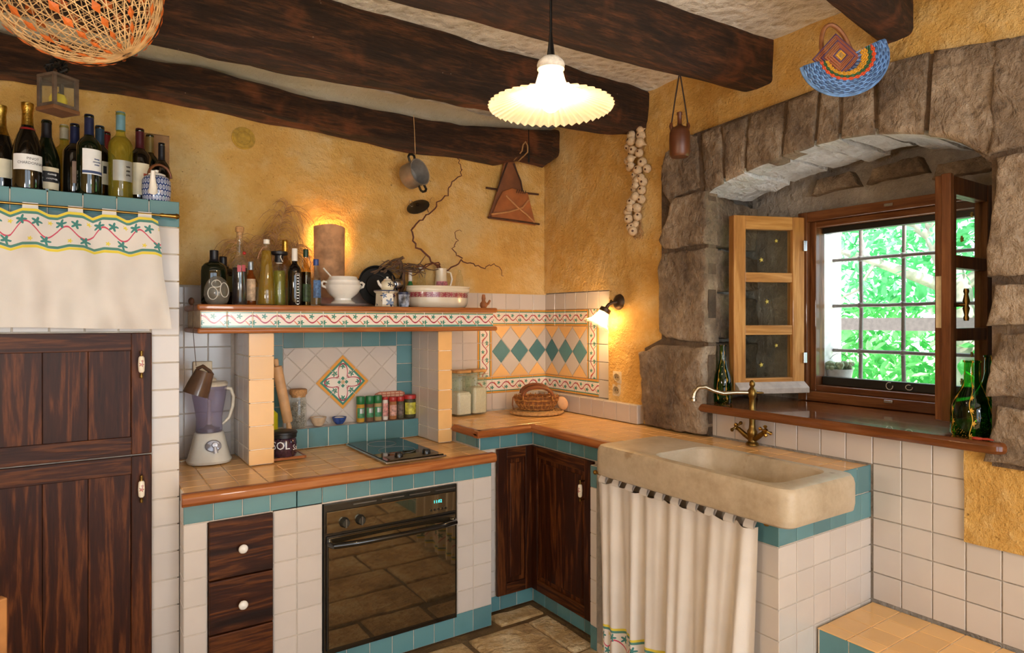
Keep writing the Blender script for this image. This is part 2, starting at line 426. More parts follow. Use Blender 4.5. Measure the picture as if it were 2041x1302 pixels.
# ---------------------------------------------------------------- tiles
TMESH = {}
def tile_mesh(w, h, m, t=.0035, uvrot=False, gap=.0036):
    k = (round(w, 4), round(h, 4), m.name, t, uvrot)
    if k in TMESH: return TMESH[k]
    a, b_ = w/2 - gap/2, h/2 - gap/2; e = .0016; g = G()
    r = lambda a, b, z: [(-a, -b, z), (a, -b, z), (a, b, z), (-a, b, z)]
    vs = r(a, b_, 0) + r(a, b_, t-e) + r(a-e, b_-e, t)
    U = [(0, 0), (1, 0), (1, 1), (0, 1)] if not uvrot else [(0, 1), (0, 0), (1, 0), (1, 1)]
    fs, uv = [(8, 9, 10, 11)], [U]
    for i in range(4):
        j = (i+1) % 4; fs += [(i, j, 4+j, 4+i), (4+i, 4+j, 8+j, 8+i)]; uv += [[U[i], U[j], U[j], U[i]]]*2
    g.add(vs, fs, uv); me = g.mesh('tile', m); TMESH[k] = me; return me
FACE = {'F': Matrix(((1, 0, 0), (0, 0, -1), (0, 1, 0))), 'L': Matrix(((0, 0, -1), (-1, 0, 0), (0, 1, 0))), 'U': Matrix.Identity(3)}
FEUL = {k: m.to_euler() for k, m in FACE.items()}
def tile(parent, face, c, w, h, m, name='tile', **k):
    """face F looks to -y, L looks to -x, U looks up; c is the middle of the back of the tile"""
    return put(name, tile_mesh(w, h, m, **k), parent, c, FEUL[face], True)
def edges(a, b, step=.1, start=None):
    """cut a..b into tiles of one step, the rest at the end"""
    r = []; x = a; s = 1 if b > a else -1
    while (b - x)*s > 1e-4:
        y = x + s*step
        if (b - y)*s < .022: y = b
        r.append((x, y)); x = y
    return r
def tiles(parent, face, pl, ua, ub, va, vb, m, step=.1, skip=None, **k):
    """rectangle of tiles on a plane: F: u=x v=z; L: u=y v=z; U: u=x v=y"""
    for u0, u1 in edges(ua, ub, step):
        for v0, v1 in edges(va, vb, step):
            uc, vc = (u0+u1)/2, (v0+v1)/2
            if skip and skip(uc, vc): continue
            mm = m(uc, vc) if callable(m) else m
            c = {'F': (uc, pl, vc), 'L': (pl, uc, vc), 'U': (uc, vc, pl)}[face]
            tile(parent, face, c, abs(u1-u0), abs(v1-v0), mm, **k)
def clip(poly, x0, x1, y0, y1):
    for ax, lim, sg in ((0, x0, 1), (0, x1, -1), (1, y0, 1), (1, y1, -1)):
        out = []
        for i in range(len(poly)):
            p, q = poly[i], poly[(i+1) % len(poly)]; dp, dq = (p[ax]-lim)*sg, (q[ax]-lim)*sg
            if dp >= 0: out.append(p)
            if dp*dq < 0: t = dp/(dp-dq); out.append((p[0]+(q[0]-p[0])*t, p[1]+(q[1]-p[1])*t))
        poly = out
        if len(poly) < 3: return []
    return poly
def tile_poly(parent, face, pl, poly, m, t=.0035, uvf=None, name='tile', gap=.0018):
    """a cut tile of any convex outline"""
    cx, cy = sum(p[0] for p in poly)/len(poly), sum(p[1] for p in poly)/len(poly); n = len(poly)
    def ins(d):
        r = []
        for p in poly:
            L = hypot(p[0]-cx, p[1]-cy); k = max(0, 1 - d*1.4/max(L, 1e-6)); r.append(((p[0]-cx)*k, (p[1]-cy)*k))
        return r
    A, B_ = ins(gap), ins(gap+.0014); sg = -1 if face == 'L' else 1
    A = [(sg*p[0], p[1]) for p in A]; B_ = [(sg*p[0], p[1]) for p in B_]
    vs = [(*p, 0) for p in A] + [(*p, t-.0014) for p in A] + [(*p, t) for p in B_]
    fs = [tuple(range(2*n, 3*n))]
    for i in range(n):
        j = (i+1) % n; fs += [(i, j, n+j, n+i), (n+i, n+j, 2*n+j, 2*n+i)]
    uv = [[uvf(poly[i % n][0], poly[i % n][1]) for i in f] for f in fs] if uvf else None
    g = G().add(vs, fs, uv); c = {'F': (cx, pl, cy), 'L': (pl, cx, cy), 'U': (cx, cy, pl)}[face]
    return put(name, g.mesh('tile', m), parent, c, FEUL[face], True)
# ---------------------------------------------------------------- room shell
XL, YR, ZC = -4.3, -5.8, 2.62
# floor with flagstones
fl = struct(mk('floor', G().box((XL-.2, YR-.2, -.12), (.62, .3, -.012)), GROUT_F))
def rough_slab(poly, top, amp, seed, n=36, chamf=.012, dep=.03):
    """pillowed stone over a convex outline in the plane; returns vertices (a, b, height) and faces"""
    per = sum(hypot(poly[i][0]-poly[i-1][0], poly[i][1]-poly[i-1][1]) for i in range(len(poly))); pts = []
    for i in range(len(poly)):
        p, q = poly[i], poly[(i+1) % len(poly)]; L = hypot(q[0]-p[0], q[1]-p[1]); k = max(1, round(n*L/per))
        for j in range(k): t = j/k; pts.append((p[0]+(q[0]-p[0])*t, p[1]+(q[1]-p[1])*t))
    cx, cy = sum(p[0] for p in pts)/len(pts), sum(p[1] for p in pts)/len(pts); N = len(pts); vs, fs = [], []
    rings = [(1, -dep), (1, -chamf), (.975, -chamf*.25), (.93, 0), (.8, 0), (.6, 0), (.38, 0), (.17, 0)]
    for k, (s, h) in enumerate(rings):
        for p in pts:
            x, y = cx+(p[0]-cx)*s, cy+(p[1]-cy)*s
            if k in (0, 1, 2, 3):
                j = fb((x, y, .3), amp*.9, 9, seed); x += j; y += fb((y, x, .7), amp*.9, 9, seed+3)
            vs.append((x, y, top + h + (fb((x, y, 0), amp, 7, seed) + fb((x, y, 1), amp*.5, 22, seed) if k else 0)))
    vs.append((cx, cy, top + fb((cx, cy, 0), amp, 7, seed)))
    for k in range(len(rings)-1):
        for i in range(N): j = (i+1) % N; fs.append((k*N+i, k*N+j, (k+1)*N+j, (k+1)*N+i))
    k = len(rings)-1
    for i in range(N): fs.append((k*N+i, k*N+(i+1) % N, len(vs)-1))
    return vs, fs
def flag(x0, x1, y0, y1, sd):
    j = lambda: random.uniform(-.008, .008); g = .011
    P = [(x0+g+j(), y0+g+j()), (x1-g+j(), y0+g+j()), (x1-g+j(), y1-g+j()), (x0+g+j(), y1-g+j())]
    vs, fs = rough_slab(P, 0, .004, sd, 28, .006, .02)
    mk('flagstone', G().add(vs, fs), FLAG, fl, smooth=60)
sd = 1
for (a, b_, c, d) in [(-.79, -.53, -.70, -.58), (-.66, -.53, -1.08, -.72), (-1.0, -.66, -1.08, -.72), (-1.32, -1.0, -1.12, -.72), (-1.75, -1.32, -1.1, -.70), (-2.05, -1.75, -1.14, -.70), (-.70, -.56, -1.52, -1.08)]:
    flag(a, b_, c, d, sd); sd += 1
y = -1.12
while y > YR+.2:
    h = random.uniform(.26, .42); x = XL+.05
    while x < -.05:
        w = random.uniform(.3, .62)
        flag(x, min(x+w, -.02), y-h, y, sd); sd += 1; x += w
    y -= h
# back wall
wb = struct(mk('wall_back', G().box((XL-.2, .0, -.12), (.62, .3, ZC+.2)), GROUT2))
def wave(x, z, amp=.010, s=0.): return fb((x, s, z), amp, 1.7, s) + fb((x, s, z), amp*.5, 5.5, s)
g = G().grid(lambda u, v: (XL+(0-XL)*u, -.010 + wave(XL+(0-XL)*u, 1.585+1.05*v, .007)*min(1, v*12)*min(1, (1-u)*40), 1.592+(ZC-1.592)*v), 170, 40, flip=False)
mk('plaster', g, PLASTER, wb, smooth=180)
mk('plaster', G().grid(lambda u, v: (XL+(-3.302-XL)*u, -.010 + wave(XL+(-3.302-XL)*u, v*1.59, .007), 1.595*v), 50, 60), PLASTER, wb, smooth=180)
cove = G().grid(lambda u, v: (XL+(0-XL)*u, -.015-.13*v**1.5, 2.515+.105*v**.6 + fb((u*9, v, 0), .006, 2)), 80, 8, flip=False)
mk('plaster_cove', cove, CREAM, wb, smooth=180)
# left and rear walls, out of frame, with rear openings added to let in fill daylight
struct(mk('wall_left', G().box((XL-.2, YR, -.12), (XL, 0, ZC)), PLASTER))
wr = G()
for a, b_, c, d in ((XL, -4.0, -.12, ZC), (-2.45, -2.25, -.12, ZC), (-.3, .62, -.12, ZC), (-4.0, -.3, 2.35, ZC)): wr.box((a, YR-.2, c), (b_, YR, d))
struct(mk('wall_rear', wr, PLASTER))
# ceiling and beams
g = G().box((XL-.2, YR-.2, ZC), (.62, .3, ZC+.2)); ce = struct(mk('ceiling', g, CEIL))
g = G().grid(lambda u, v: (XL+(-.0-XL)*u, -3.3+3.3*v, ZC-.012+fb((u*5, v*4, 0), .010, 3)), 120, 90, flip=True); mk('rough_plaster', g, CEIL, ce, smooth=180)
def beam(label, path, wid, hei, seed, amp=.012, n=120):
    """path: (x, y mid, z bottom, width factor, height factor) left to right"""
    g = G(); P = []; m = 28
    def at(t):
        k = t*(len(path)-1); i = min(int(k), len(path)-2); f = k-i; f = f*f*(3-2*f)
        return [path[i][j]+(path[i+1][j]-path[i][j])*f for j in range(5)]
    vs, fs = [], []
    for i in range(n+1):
        x, y, z, wf, hf = at(i/n); w, h = wid*wf/2, hei*hf/2
        for k in range(m):
            a = 2*pi*k/m; ca, sa = cos(a), sin(a); e = .34
            py = w*math.copysign(abs(ca)**e, ca); pz = h*math.copysign(abs(sa)**e, sa)
            q = Vector((x*.55, py*3.2+seed, pz*3.2)); d = amp*1.5*noise.fractal(q*3.2, .9, 2, 3) + amp*.6*noise.fractal(q*9, .9, 2, 2)
            L = hypot(py, pz); vs.append((x, y + py + py/L*d, z + h + pz + pz/L*d))
    for i in range(n):
        for k in range(m): k2 = (k+1) % m; fs.append((i*m+k, i*m+k2, (i+1)*m+k2, (i+1)*m+k))
    fs += [tuple(reversed(range(m))), tuple(n*m+k for k in range(m))]; g.add(vs, fs)
    o = mk('ceiling_beam', g, BEAM, smooth=50); return tag(o, label, 'beam', 'ceiling beams')
beam('gnarled dark beam lying along the top of the ochre back wall', [(XL, -.09, 2.36, 1, 1.1), (-2.7, -.09, 2.36, 1, 1.1), (-2.3, -.09, 2.40, 1, .8), (-1.95, -.09, 2.39, 1, .9), (-1.5, -.09, 2.365, 1, .9), (-1.1, -.09, 2.345, 1, 1.05), (-.65, -.09, 2.355, 1, 1.1), (-.42, -.10, 2.345, 1.1, 1.25), (-.28, -.10, 2.39, 1.1, 1.0), (-.10, -.10, 2.37, 1.2, 1.35), (-.03, -.09, 2.42, 1.1, 1.1)], .16, .145, 3, .013)
beam('thick dark beam ending above the garlic braid', [(XL, -.82, 2.36, 1, 1), (-2.5, -.83, 2.36, 1, 1), (-1.9, -.82, 2.355, 1, 1.02), (-1.2, -.82, 2.36, 1.05, 1), (-.6, -.82, 2.375, 1, .95), (.02, -.81, 2.41, .9, .85)], .17, .26, 11, .012)
beam('squared dark beam that the brown canteen hangs from', [(XL, -1.25, 2.43, 1, 1), (-2.2, -1.37, 2.43, 1, 1), (-1.4, -1.43, 2.425, 1, 1), (-.7, -1.48, 2.425, 1.02, 1), (.02, -1.525, 2.428, 1, 1)], .165, .21, 23, .006)
beam('short dark beam over the stone arch holding the blue basket', [(XL, -2.72, 2.43, 1, 1), (-2., -2.40, 2.43, 1, 1), (-.6, -2.18, 2.425, 1, 1), (.02, -2.09, 2.425, .9, 1)], .13, .21, 37, .006)

beam('dark beam whose end just shows above the stones right of the blue basket', [(XL, -3.13, 2.44, 1, 1), (-2., -2.80, 2.44, 1, 1), (-.6, -2.57, 2.44, 1, 1), (.02, -2.465, 2.44, .9, 1)], .13, .2, 51, .006)
# ---------------------------------------------------------------- right wall, stone arch, window
YA, YB = -1.285, -2.388     # niche sides at the room face
WX = .62
g = G()
g.box((0, YR, -.12), (WX, YB-.02, ZC)); g.box((0, -1.10, -.12), (WX, 0, ZC)); g.box((0, YB-.02, -.12), (WX, -1.10, 1.0)); g.box((.0, YB-.02, 2.16), (WX, -1.10, ZC))
g.box((.49, YB-.02, 1.94), (WX, -1.10, 2.16)); g.box((.49, -1.42, 1.0), (WX, -1.10, 1.95)); g.box((.49, YB-.02, 1.0), (WX, -2.235, 1.95))
w_r = struct(mk('wall_right', g, SOFFIT))
def pl_in(y, z): return z < .70 or (y > -1.2 and z < .9)
def plaster_r(y0, y1, z0, z1, nu, nv):
    return G().grid(lambda u, v: (-.017 + wave(y0+(y1-y0)*u, z0+(z1-z0)*v, .010, 5.)*(min(1, u*20) if y0 > -.1 else 1), y0+(y1-y0)*u, z0+(z1-z0)*v), nu, nv)
mk('plaster', plaster_r(-.012, -.601, 1.6, ZC, 40, 60), PLASTER, w_r, smooth=180); mk('plaster', plaster_r(-.601, YA+.0, .9, ZC, 50, 80), PLASTER, w_r, smooth=180)
mk('plaster', plaster_r(YA, YB, 2.16, ZC, 50, 24), PLASTER, w_r, smooth=180)
mk('plaster', plaster_r(-2.306, YR, .704, 1.02, 60, 20), PLASTER, w_r, smooth=180)
mk('plaster', plaster_r(YB, YR, 1.0, ZC, 60, 80), PLASTER, w_r, smooth=180)
# mortar bed behind the stones
g = G(); M1 = [(-.885, 1.29), (-1.0, 1.34), (-1.0, 2.2), (-1.15, 2.30), (-1.30, 2.30), (YA, 2.04), (YA, .90), (-.90, .90)]
g.prism(M1, -.034, .02, 'x'); M2 = [(-1.20, 2.31), (-1.72, 2.335), (-2.05, 2.355), (-2.27, 2.33), (-2.8, 2.25), (-2.8, .97), (YB, .97), (YB, 1.93), (-2.275, 2.05), (-2.12, 2.115), (-1.94, 2.145), (-1.74, 2.14), (-1.57, 2.115), (-1.25, 2.05)]
g2 = G(); n = len(M2); bm = bmesh.new()
vv = [bm.verts.new((-.031, a, b_)) for a, b_ in M2]; f_ = bm.faces.new(vv); r = bmesh.ops.extrude_face_region(bm, geom=[f_])
bmesh.ops.translate(bm, vec=(.045, 0, 0), verts=[e for e in r['geom'] if isinstance(e, bmesh.types.BMVert)]); bmesh.ops.triangulate(bm, faces=bm.faces)
bm.verts.index_update(); g.add([v.co[:] for v in bm.verts], [[v.index for v in q.verts] for q in bm.faces]); bm.free()
g.box((-.037, -1.15, 2.045), (.018, -1.32, 2.305)); mk('mortar', g, MORTAR, w_r)
def wall_stone(poly, seed, proud=.045, depth=.07, amp=.012, n=44, m=STONE):
    """poly in (y, z) on the wall face; grows towards the room"""
    vs, fs = rough_slab(poly, proud, amp, seed, n, .014, depth)
    mk('stone', G().add([(-h, a, b_) for a, b_, h in vs], fs), m, w_r, smooth=60)
S = [([(-1.004, 2.16), (-1.02, 2.06), (-1.06, 2.0), (-1.09, 2.035), (-1.245, 2.05), (-1.225, 2.30), (-1.16, 2.312), (-1.03, 2.25)], .05),
     ([(-1.075, 2.005), (-1.09, 2.025), (-YA*-1, 2.03), (YA, 1.78), (-1.03, 1.785), (-1.0, 1.82), (-1.04, 1.92)], .06),
     ([(-1.02, 1.76), (YA, 1.765), (YA, 1.335), (-1.05, 1.34), (-1.0, 1.38), (-.995, 1.55), (-1.0, 1.70)], .06),
     ([(-.87, 1.27), (-1.01, 1.318), (YA, 1.315), (YA, .905), (-.905, .905), (-.885, 1.02)], .075)]
for i, (p, pr) in enumerate(S): wall_stone(p, 50+i*7, pr, .09, .016 if i == 3 else .012, 60)
rr = [(2.315, 1.955), (1.945, 1.56), (1.55, 1.41), (1.40, 1.18), (1.17, .975)]
for i, (a, b_) in enumerate(rr):
    e = random.uniform(-.01, .01)
    wall_stone([(YB-.01+e, a-.01), (YB+.005-e, b_+.008), (-2.62-e*3, b_+.012), (-2.64+e*3, a-.012)], 90+i*5, .05, .08, .012)
    wall_stone([(-2.65-e*3, a-.02), (-2.63-e*3, b_+.02), (-2.95, b_+.02), (-2.95, a-.05)], 95+i*5, .045, .08, .012)
# arch stones: prisms right through the niche depth so that their undersides make the soffit
def arch_z(y):
    pts = [(-1.26, 2.005), (-1.311, 2.03), (-1.44, 2.066), (-1.569, 2.092), (-1.74, 2.114), (-1.9, 2.122), (-2.0, 2.113), (-2.118, 2.09), (-2.275, 2.035), (-2.388, 1.945), (-2.5, 1.86)]
    for (a, z0), (b_, z1) in zip(pts, pts[1:]):
        if b_ <= y <= a: return z0+(z1-z0)*(y-a)/(b_-a)
    return 2.0
tops = [(-1.245, 2.302), (-1.36, 2.308), (-1.50, 2.318), (-1.685, 2.325), (-1.825, 2.34), (-1.905, 2.335), (-2.03, 2.355), (-2.215, 2.345), (-2.44, 2.31)]
bots = [-1.262, -1.375, -1.48, -1.655, -1.80, -1.90, -2.035, -2.20, -2.392]
def voussoir(k, seed):
    (ya, za), (yb, zb) = tops[k], tops[k+1]; ba, bb = bots[k], bots[k+1]; gp = .007
    out = [(ya-gp, za), (ba-gp, arch_z(ba-gp))] + [(ba+(bb-ba)*t, arch_z(ba+(bb-ba)*t)) for t in (.25, .5, .75)] + [(bb+gp, arch_z(bb+gp)), (yb+gp, zb)]
    pts = []
    for i in range(len(out)):
        p, q = out[i], out[(i+1) % len(out)]; L = hypot(q[0]-p[0], q[1]-p[1]); c = max(1, int(L/.022))
        for j in range(c): t = j/c; pts.append((p[0]+(q[0]-p[0])*t, p[1]+(q[1]-p[1])*t))
    cx, cz = sum(p[0] for p in pts)/len(pts), sum(p[1] for p in pts)/len(pts); N = len(pts); vs, fs = [], []; off = random.uniform(-.012, .008)
    dl = .32 + random.uniform(-.035, .05)
    rings = [(dl, 1.)] + [(dl*(1-i/9), 1.) for i in range(1, 9)] + [(-.028, 1.), (-.040, .97), (-.043, .85), (-.043, .6), (-.043, .3)]
    for k_, (x, s) in enumerate(rings):
        for p in pts:
            yy, zz = cx+(p[0]-cx)*s, cz+(p[1]-cz)*s
            d = fb((x, yy, zz), .013, 8, seed) + fb((x, yy, zz), .006, 25, seed)
            low = 1 if zz < cz else .3
            vs.append((x + (d if k_ > 9 or k_ == 0 else d*.2), yy + d*.35, zz + (d*low*.9 + off if x > -.02 else d*.4)))
    vs.append((-.043+fb((0, cx, cz), .012, 8, seed), cx, cz))
    for k_ in range(len(rings)-1):
        for i in range(N): j = (i+1) % N; fs.append((k_*N+i, k_*N+j, (k_+1)*N+j, (k_+1)*N+i))
    k_ = len(rings)-1
    for i in range(N): fs.append((k_*N+i, k_*N+(i+1) % N, len(vs)-1))
    fs.append(tuple(reversed(range(N)))); g = G().add(vs, fs)
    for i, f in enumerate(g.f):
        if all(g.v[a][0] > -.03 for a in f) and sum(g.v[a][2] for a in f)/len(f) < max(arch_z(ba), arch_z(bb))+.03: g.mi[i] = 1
    mk('arch_stone', g, [STONE, LITSTONE], w_r, smooth=60)
for k in range(len(tops)-1): voussoir(k, 140+k*9)
# niche lining: left side stones, back face above the window
def side_stone(z0, z1, seed):
    vs, fs = rough_slab([(0.0, z0+.006), (.24, z0+.006), (.24, z1-.006), (0., z1-.006)], .03, .012, seed, 40, .012, .05)
    mk('stone', G().add([(a, YA + .05 + a*.18 - h, b_) for a, b_, h in vs], fs), STONE, w_r, smooth=60)
    vs, fs = rough_slab([(.25, z0+.02), (.49, z0+.02), (.49, z1-.02), (.25, z1-.02)], .03, .014, seed+3, 40, .012, .05)
    mk('stone', G().add([(a, YA + .05 + a*.18 - h, b_) for a, b_, h in vs], fs), STONE, w_r, smooth=60)
for i, (a, b_) in enumerate([(1.05, 1.33), (1.335, 1.56), (1.565, 1.77), (1.775, 2.03)]): side_stone(a, b_, 200+i*11)
for i, (a, b_, c, d) in enumerate([(-1.5, -1.72, 2.02, 2.09), (-1.76, -2.0, 2.03, 2.10), (-2.02, -2.3, 2.0, 2.06)]):
    vs, fs = rough_slab([(a, c), (a-.02, d), (b_+.03, d+.01), (b_, c+.01)], .06, .012, 260+i*5, 30, .012, .09)
    mk('stone', G().add([(.49-h, p, q) for p, q, h in vs], fs), STONE, w_r, smooth=60)
g = G().grid(lambda u, v: (.482+fb((0, u*9, v*3), .006, 3), -1.15-1.27*u, 1.93+.22*v), 60, 14); mk('niche_render', g, SOFFIT, w_r, smooth=180)
# sill board
def rounded_board(x0, x1, y0, y1, z0, z1, r=.045):
    poly = [(x1, y1), (x1, y0), (x0+r, y0)] + [(x0+r-r*sin(t), y0-r+r*cos(t)) for t in (pi/8, pi/4, 3*pi/8)] + [(x0, y0-r), (x0, y1+r)] + [(x0+r-r*cos(t), y1+r-r*sin(t)) for t in (pi/8, pi/4, 3*pi/8)] + [(x0+r, y1)]
    return G().prism(poly, z0, z1, 'z')
sill = mk('window_sill', rounded_board(-.075, .49, -1.20, -2.435, 1.012, 1.05), SILLM, bevel=.012, smooth=40); sill['kind'] = 'structure'; sill.name = 'trim_1'
# ---------------------------------------------------------------- window
win = thing('window_1', 'brown wooden window frame set deep in the stone niche', 'window', (.47, -1.83, 1.05)); win['kind'] = 'structure'
FY0, FY1, FZ0, FZ1 = -1.435, -2.235, 1.052, 1.945
def fr(name, a, b_, m, bev=.003): return mk(name, G().box(a, b_), m, win, world=True, bevel=bev)
for nm, w, x0, x1, o in (('frame', .045, .435, .50, 0), ('inner_frame', .028, .465, .54, .045)):
    y0, y1, z0, z1 = FY0-o, FY1+o, FZ0+o, FZ1-o
    fr(nm+'_stile', (x0, y0, z0), (x1, y0-w, z1), WINW); fr(nm+'_stile', (x0, y1, z0), (x1, y1+w, z1), WINW)
    fr(nm+'_rail', (x0+.001, y0-w+.001, z1-w), (x1, y1+w-.001, z1), WINY); fr(nm+'_rail', (x0+.001, y0-w+.001, z0), (x1, y1+w-.001, z0+w), WINY)
SCR = plain('screen_box_black', '191a16', .4)
fr('screen_cassette', (.515, -1.51, 1.845), (.555, -2.16, 1.875), SCR); fr('screen_bar', (.515, -1.51, 1.125), (.55, -2.16, 1.165), SCR)
for y in (-1.82, -1.90):
    mk('cord_loop', G().tube([(.508, y+.014*sin(t), 1.145+.016*cos(t)*(1 if y > -1.85 else .7)) for t in [i*pi/6-.4 for i in range(11)]], .0018, 5), plain('white_cord', 'd8d8d2', .6), win, world=True)
for z, s in ((1.085, 1), (1.925, 1)):
    mk('strike_plate', G().box((.428, -1.835, z-.006), (.437, -1.87, z+.006)), STEEL, win, world=True, bevel=.001)
struct(mk('trim_2', G().box((.505, -1.42, 1.06), (.74, -1.478, 1.95)), plain('white_reveal', 'e8e6e4', .9)))
struct(mk('trim_3', G().box((.56, -1.42, 1.0), (.86, -2.30, 1.118)), plain('outer_sill', 'b9b2a6', .9)))
def casement(name, label, loc, rotz, wid, hgt, mz, mx, bar=True):
    t = put(name, None, win, loc, (0, 0, rotz), True); t['label'] = label; th = .022
    def p(nm, a, b_, m, **k): return mk(nm, G().box(a, b_), m, t, bevel=.003, **k)
    sw = .062
    p('stile', (0, -th, 0), (sw, th, hgt), mz); p('stile', (wid-sw, -th, 0), (wid, th, hgt), mz)
    p('rail', (sw, -th+.001, 0), (wid-sw, th-.001, sw), mx); p('rail', (sw, -th+.001, hgt-sw), (wid-sw, th-.001, hgt), mx)
    oh = (hgt - 2*sw - 2*.045)/3
    for k in range(3):
        z0 = sw + k*(oh+.045)
        if k: p('glazing_bar', (sw, -th+.003, z0-.045), (wid-sw, th-.003, z0), mx)
        mk('pane', G().box((sw, -.002, z0), (wid-sw, .002, z0+oh)), PANE, t)
        for sx, sz, r in (((.62, .3, .012), (.3, .75, .010)) if k != 1 else ((.5, .55, .012),)):
            cx, cz = sw+(wid-2*sw)*sx, z0+oh*sz
            star = [(cx+(r if i % 2 == 0 else r*.42)*sin(i*pi/5+.2), cz+(r if i % 2 == 0 else r*.42)*cos(i*pi/5+.2)) for i in range(10)]
            mk('star_sticker', G().prism(star, -.0032, .0032, 'y'), plain('gold_star', 'b9a548', .5), t)
    return t
cl = casement('casement', 'honey coloured open sash with three panes folded back against the stones', (.432, -1.455, 1.10), atan2(.135, -.335), .37, .82, SASH, SASHX)
mk('drip_rail', G().prism([(.022, 0), (.06, -.008), (.06, .018), (.022, .045)], .0, .365, 'x'), plain('weathered_grey_wood', 'b0a59a', .7), cl, bevel=.003)
for z in (.13, .66): mk('hinge', G().box((-.006, .02, z), (.012, .034, z+.05)), STEEL, cl, bevel=.002)
cr = casement('casement', 'dark brown open sash with lever handle standing out beside green bottles', (.432, -2.213, 1.085), pi, .385, .85, WINW, WINW)
mk('meeting_strip', G().box((.380, .006, .0), (.405, .036, .85)), WINW, cr, bevel=.003)
hd = mk('handle_plate', G().box((.386, -.016, .32), (.392, .004, .50)), plain('cream_lacquer', 'cbb894', .4), cr, bevel=.002)
h2 = mk('lever_handle', G().tube([(.352, .022, .40), (.352, .055, .40), (.352, .062, .40)], .007, 10).lathe([(0, -.055), (.007, -.055), (.009, -.045), (.006, -.036), (.011, -.012), (.006, .0), (.011, .012), (.006, .036), (.009, .045), (.007, .055), (0, .055)], 14, M=TR(.352, .062, .40)), ABRASS, cr, smooth=True)
# iron grille outside
gr = thing('window_grille', 'painted iron bar grille outside the window', 'grille', (.68, -1.8, 1.118))
GRM = plain('grey_painted_iron', '75706e', .5)
for y in (-1.607, -1.800, -1.99, -2.18):
    mk('upright_bar', G().tube([(.68+fb((y, z, 0), .004, 9), y+fb((z, y, 1), .004, 5), z) for z in [1.12+i*.0832 for i in range(11)]], .0095, 8), GRM, gr, world=True, smooth=True)
for z in (1.284, 1.504, 1.727):
    mk('cross_bar', G().tube([(.668, -1.478-.77*i/12, z+fb((i, z, 0), .003, 3)) for i in range(13)], .0085, 8), GRM, gr, world=True, smooth=True)
    for y in (-1.607, -1.800, -1.99, -2.18): mk('collar', G().sphere((.674, y, z), (.017, .015, .015), 8, 6), GRM, gr, world=True, smooth=True)
# flower pot on the outer sill
fp = thing('flower_pot', 'small pale metal trough planter with wire handle outside the window', 'planter', (.64, -1.525, 1.118))
mk('bucket', G().lathe([(0, 0), (.046, 0), (.060, .075), (.063, .078), (.058, .078), (.044, .006), (0, .006)], 24, ripple=lambda r, z, a: (r, z)), plain('zinc_pale', 'c3c8c6', .45, .2), fp, smooth=True)
g = G()
for i in range(60):
    a, r = random.random()*6.28, random.random()**.5*.06; g.sphere((r*cos(a), r*sin(a), .083+random.random()*.022), random.uniform(.008, .014), 6, 5)
o = mk('succulents', g, plain('grey_green_moss', '8a9a7c', .9, 0, .3), fp, smooth=True); o['kind'] = 'stuff'
mk('handle', G().tube([(0, .06*cos(t), .078+.075*sin(t)) for t in [i*pi/14 for i in range(15)]], .0015, 5), STEEL, fp, smooth=True)
# ---------------------------------------------------------------- garden
def m_leaf(name, a, b_):
    b = Bld(name); n = b.noise(3., 3); nt = b.nt; col = b.mix(n.ss(.35, .65), lin(a), lin(b_))
    d = nt.nodes.new('ShaderNodeBsdfDiffuse'); t = nt.nodes.new('ShaderNodeBsdfTranslucent'); m = nt.nodes.new('ShaderNodeMixShader'); m.inputs[0].default_value = .5
    b.put(d.inputs[0], col); b.put(t.inputs[0], col); nt.links.new(d.outputs[0], m.inputs[1]); nt.links.new(t.outputs[0], m.inputs[2]); nt.links.new(m.outputs[0], b.out.inputs[0]); nt.nodes.remove(b.p); return b.m
LEAF = m_leaf('leaf_green', '4ea564', '8ad39a'); LEAF2 = m_leaf('hedge_green', '54ae5c', '9ad892')
BARK = plain('bark', '9a9084', .9, 0, .25, 9, .4)
struct(mk('bounce_ground', G().box((.64, -12, -.4), (3.3, 12, -.06)), plain('pale_bounce', 'eeeae2', .95, 0, .15, 40)))  # pale strip added to bounce sunlight up onto the arch soffit
struct(mk('ground', G().grid(lambda u, v: (.62+30*u, -16+32*v, -.35+.3*u), 12, 12), plain('grass_green', '6fb75a', .9, 0, .3, 2)))
def leaves(n, box, size, seed, dens=0.):
    R = random.Random(seed); g = G(); (x0, x1), (y0, y1), (z0, z1) = box; k = 0
    while k < n:
        p = Vector((R.uniform(x0, x1), R.uniform(y0, y1), R.uniform(z0, z1)))
        if noise.noise(p*1.1 + Vector((seed, 0, 0))) + noise.noise(p*2.7)*.5 < dens: k += .12; continue
        s = size*R.uniform(.6, 1.3); M = Matrix.Rotation(R.uniform(0, 6.28), 3, 'Z') @ Matrix.Rotation(R.uniform(-1.2, 1.2), 3, 'X') @ Matrix.Rotation(R.uniform(-1, 1), 3, 'Y')
        q = [p + M @ Vector(c)*s for c in ((0, -1, 0), (.42, -.2, .16), (.3, .5, .1), (0, 1, 0), (-.3, .5, .1), (-.42, -.2, .16))]
        g.add(q, [(0, 1, 2, 3), (0, 3, 4, 5)]); k += 1
    return g
hedge = put('hedge', leaves(9000, ((4.6, 7.0), (-3.2, 4.2), (-.3, 1.62)), .085, 3, -.35).mesh('hedge', LEAF2, fix=False)); tag(hedge, 'bright green bushes seen below the garden rail', 'bushes', kind='stuff')
tree = thing('garden_tree', 'leafy green tree with grey branches behind the window', 'tree', (5.0, -.42, -.2))
mk('trunk', G().tube([(5.0, -.42, -.2), (4.98, -.40, 1.0), (4.95, -.36, 1.75), (4.80, -.22, 2.25), (4.72, -.12, 3.2), (4.75, 0, 4.6)], [.16, .14, .12, .09, .07, .03], 10), BARK, tree, world=True, smooth=True)
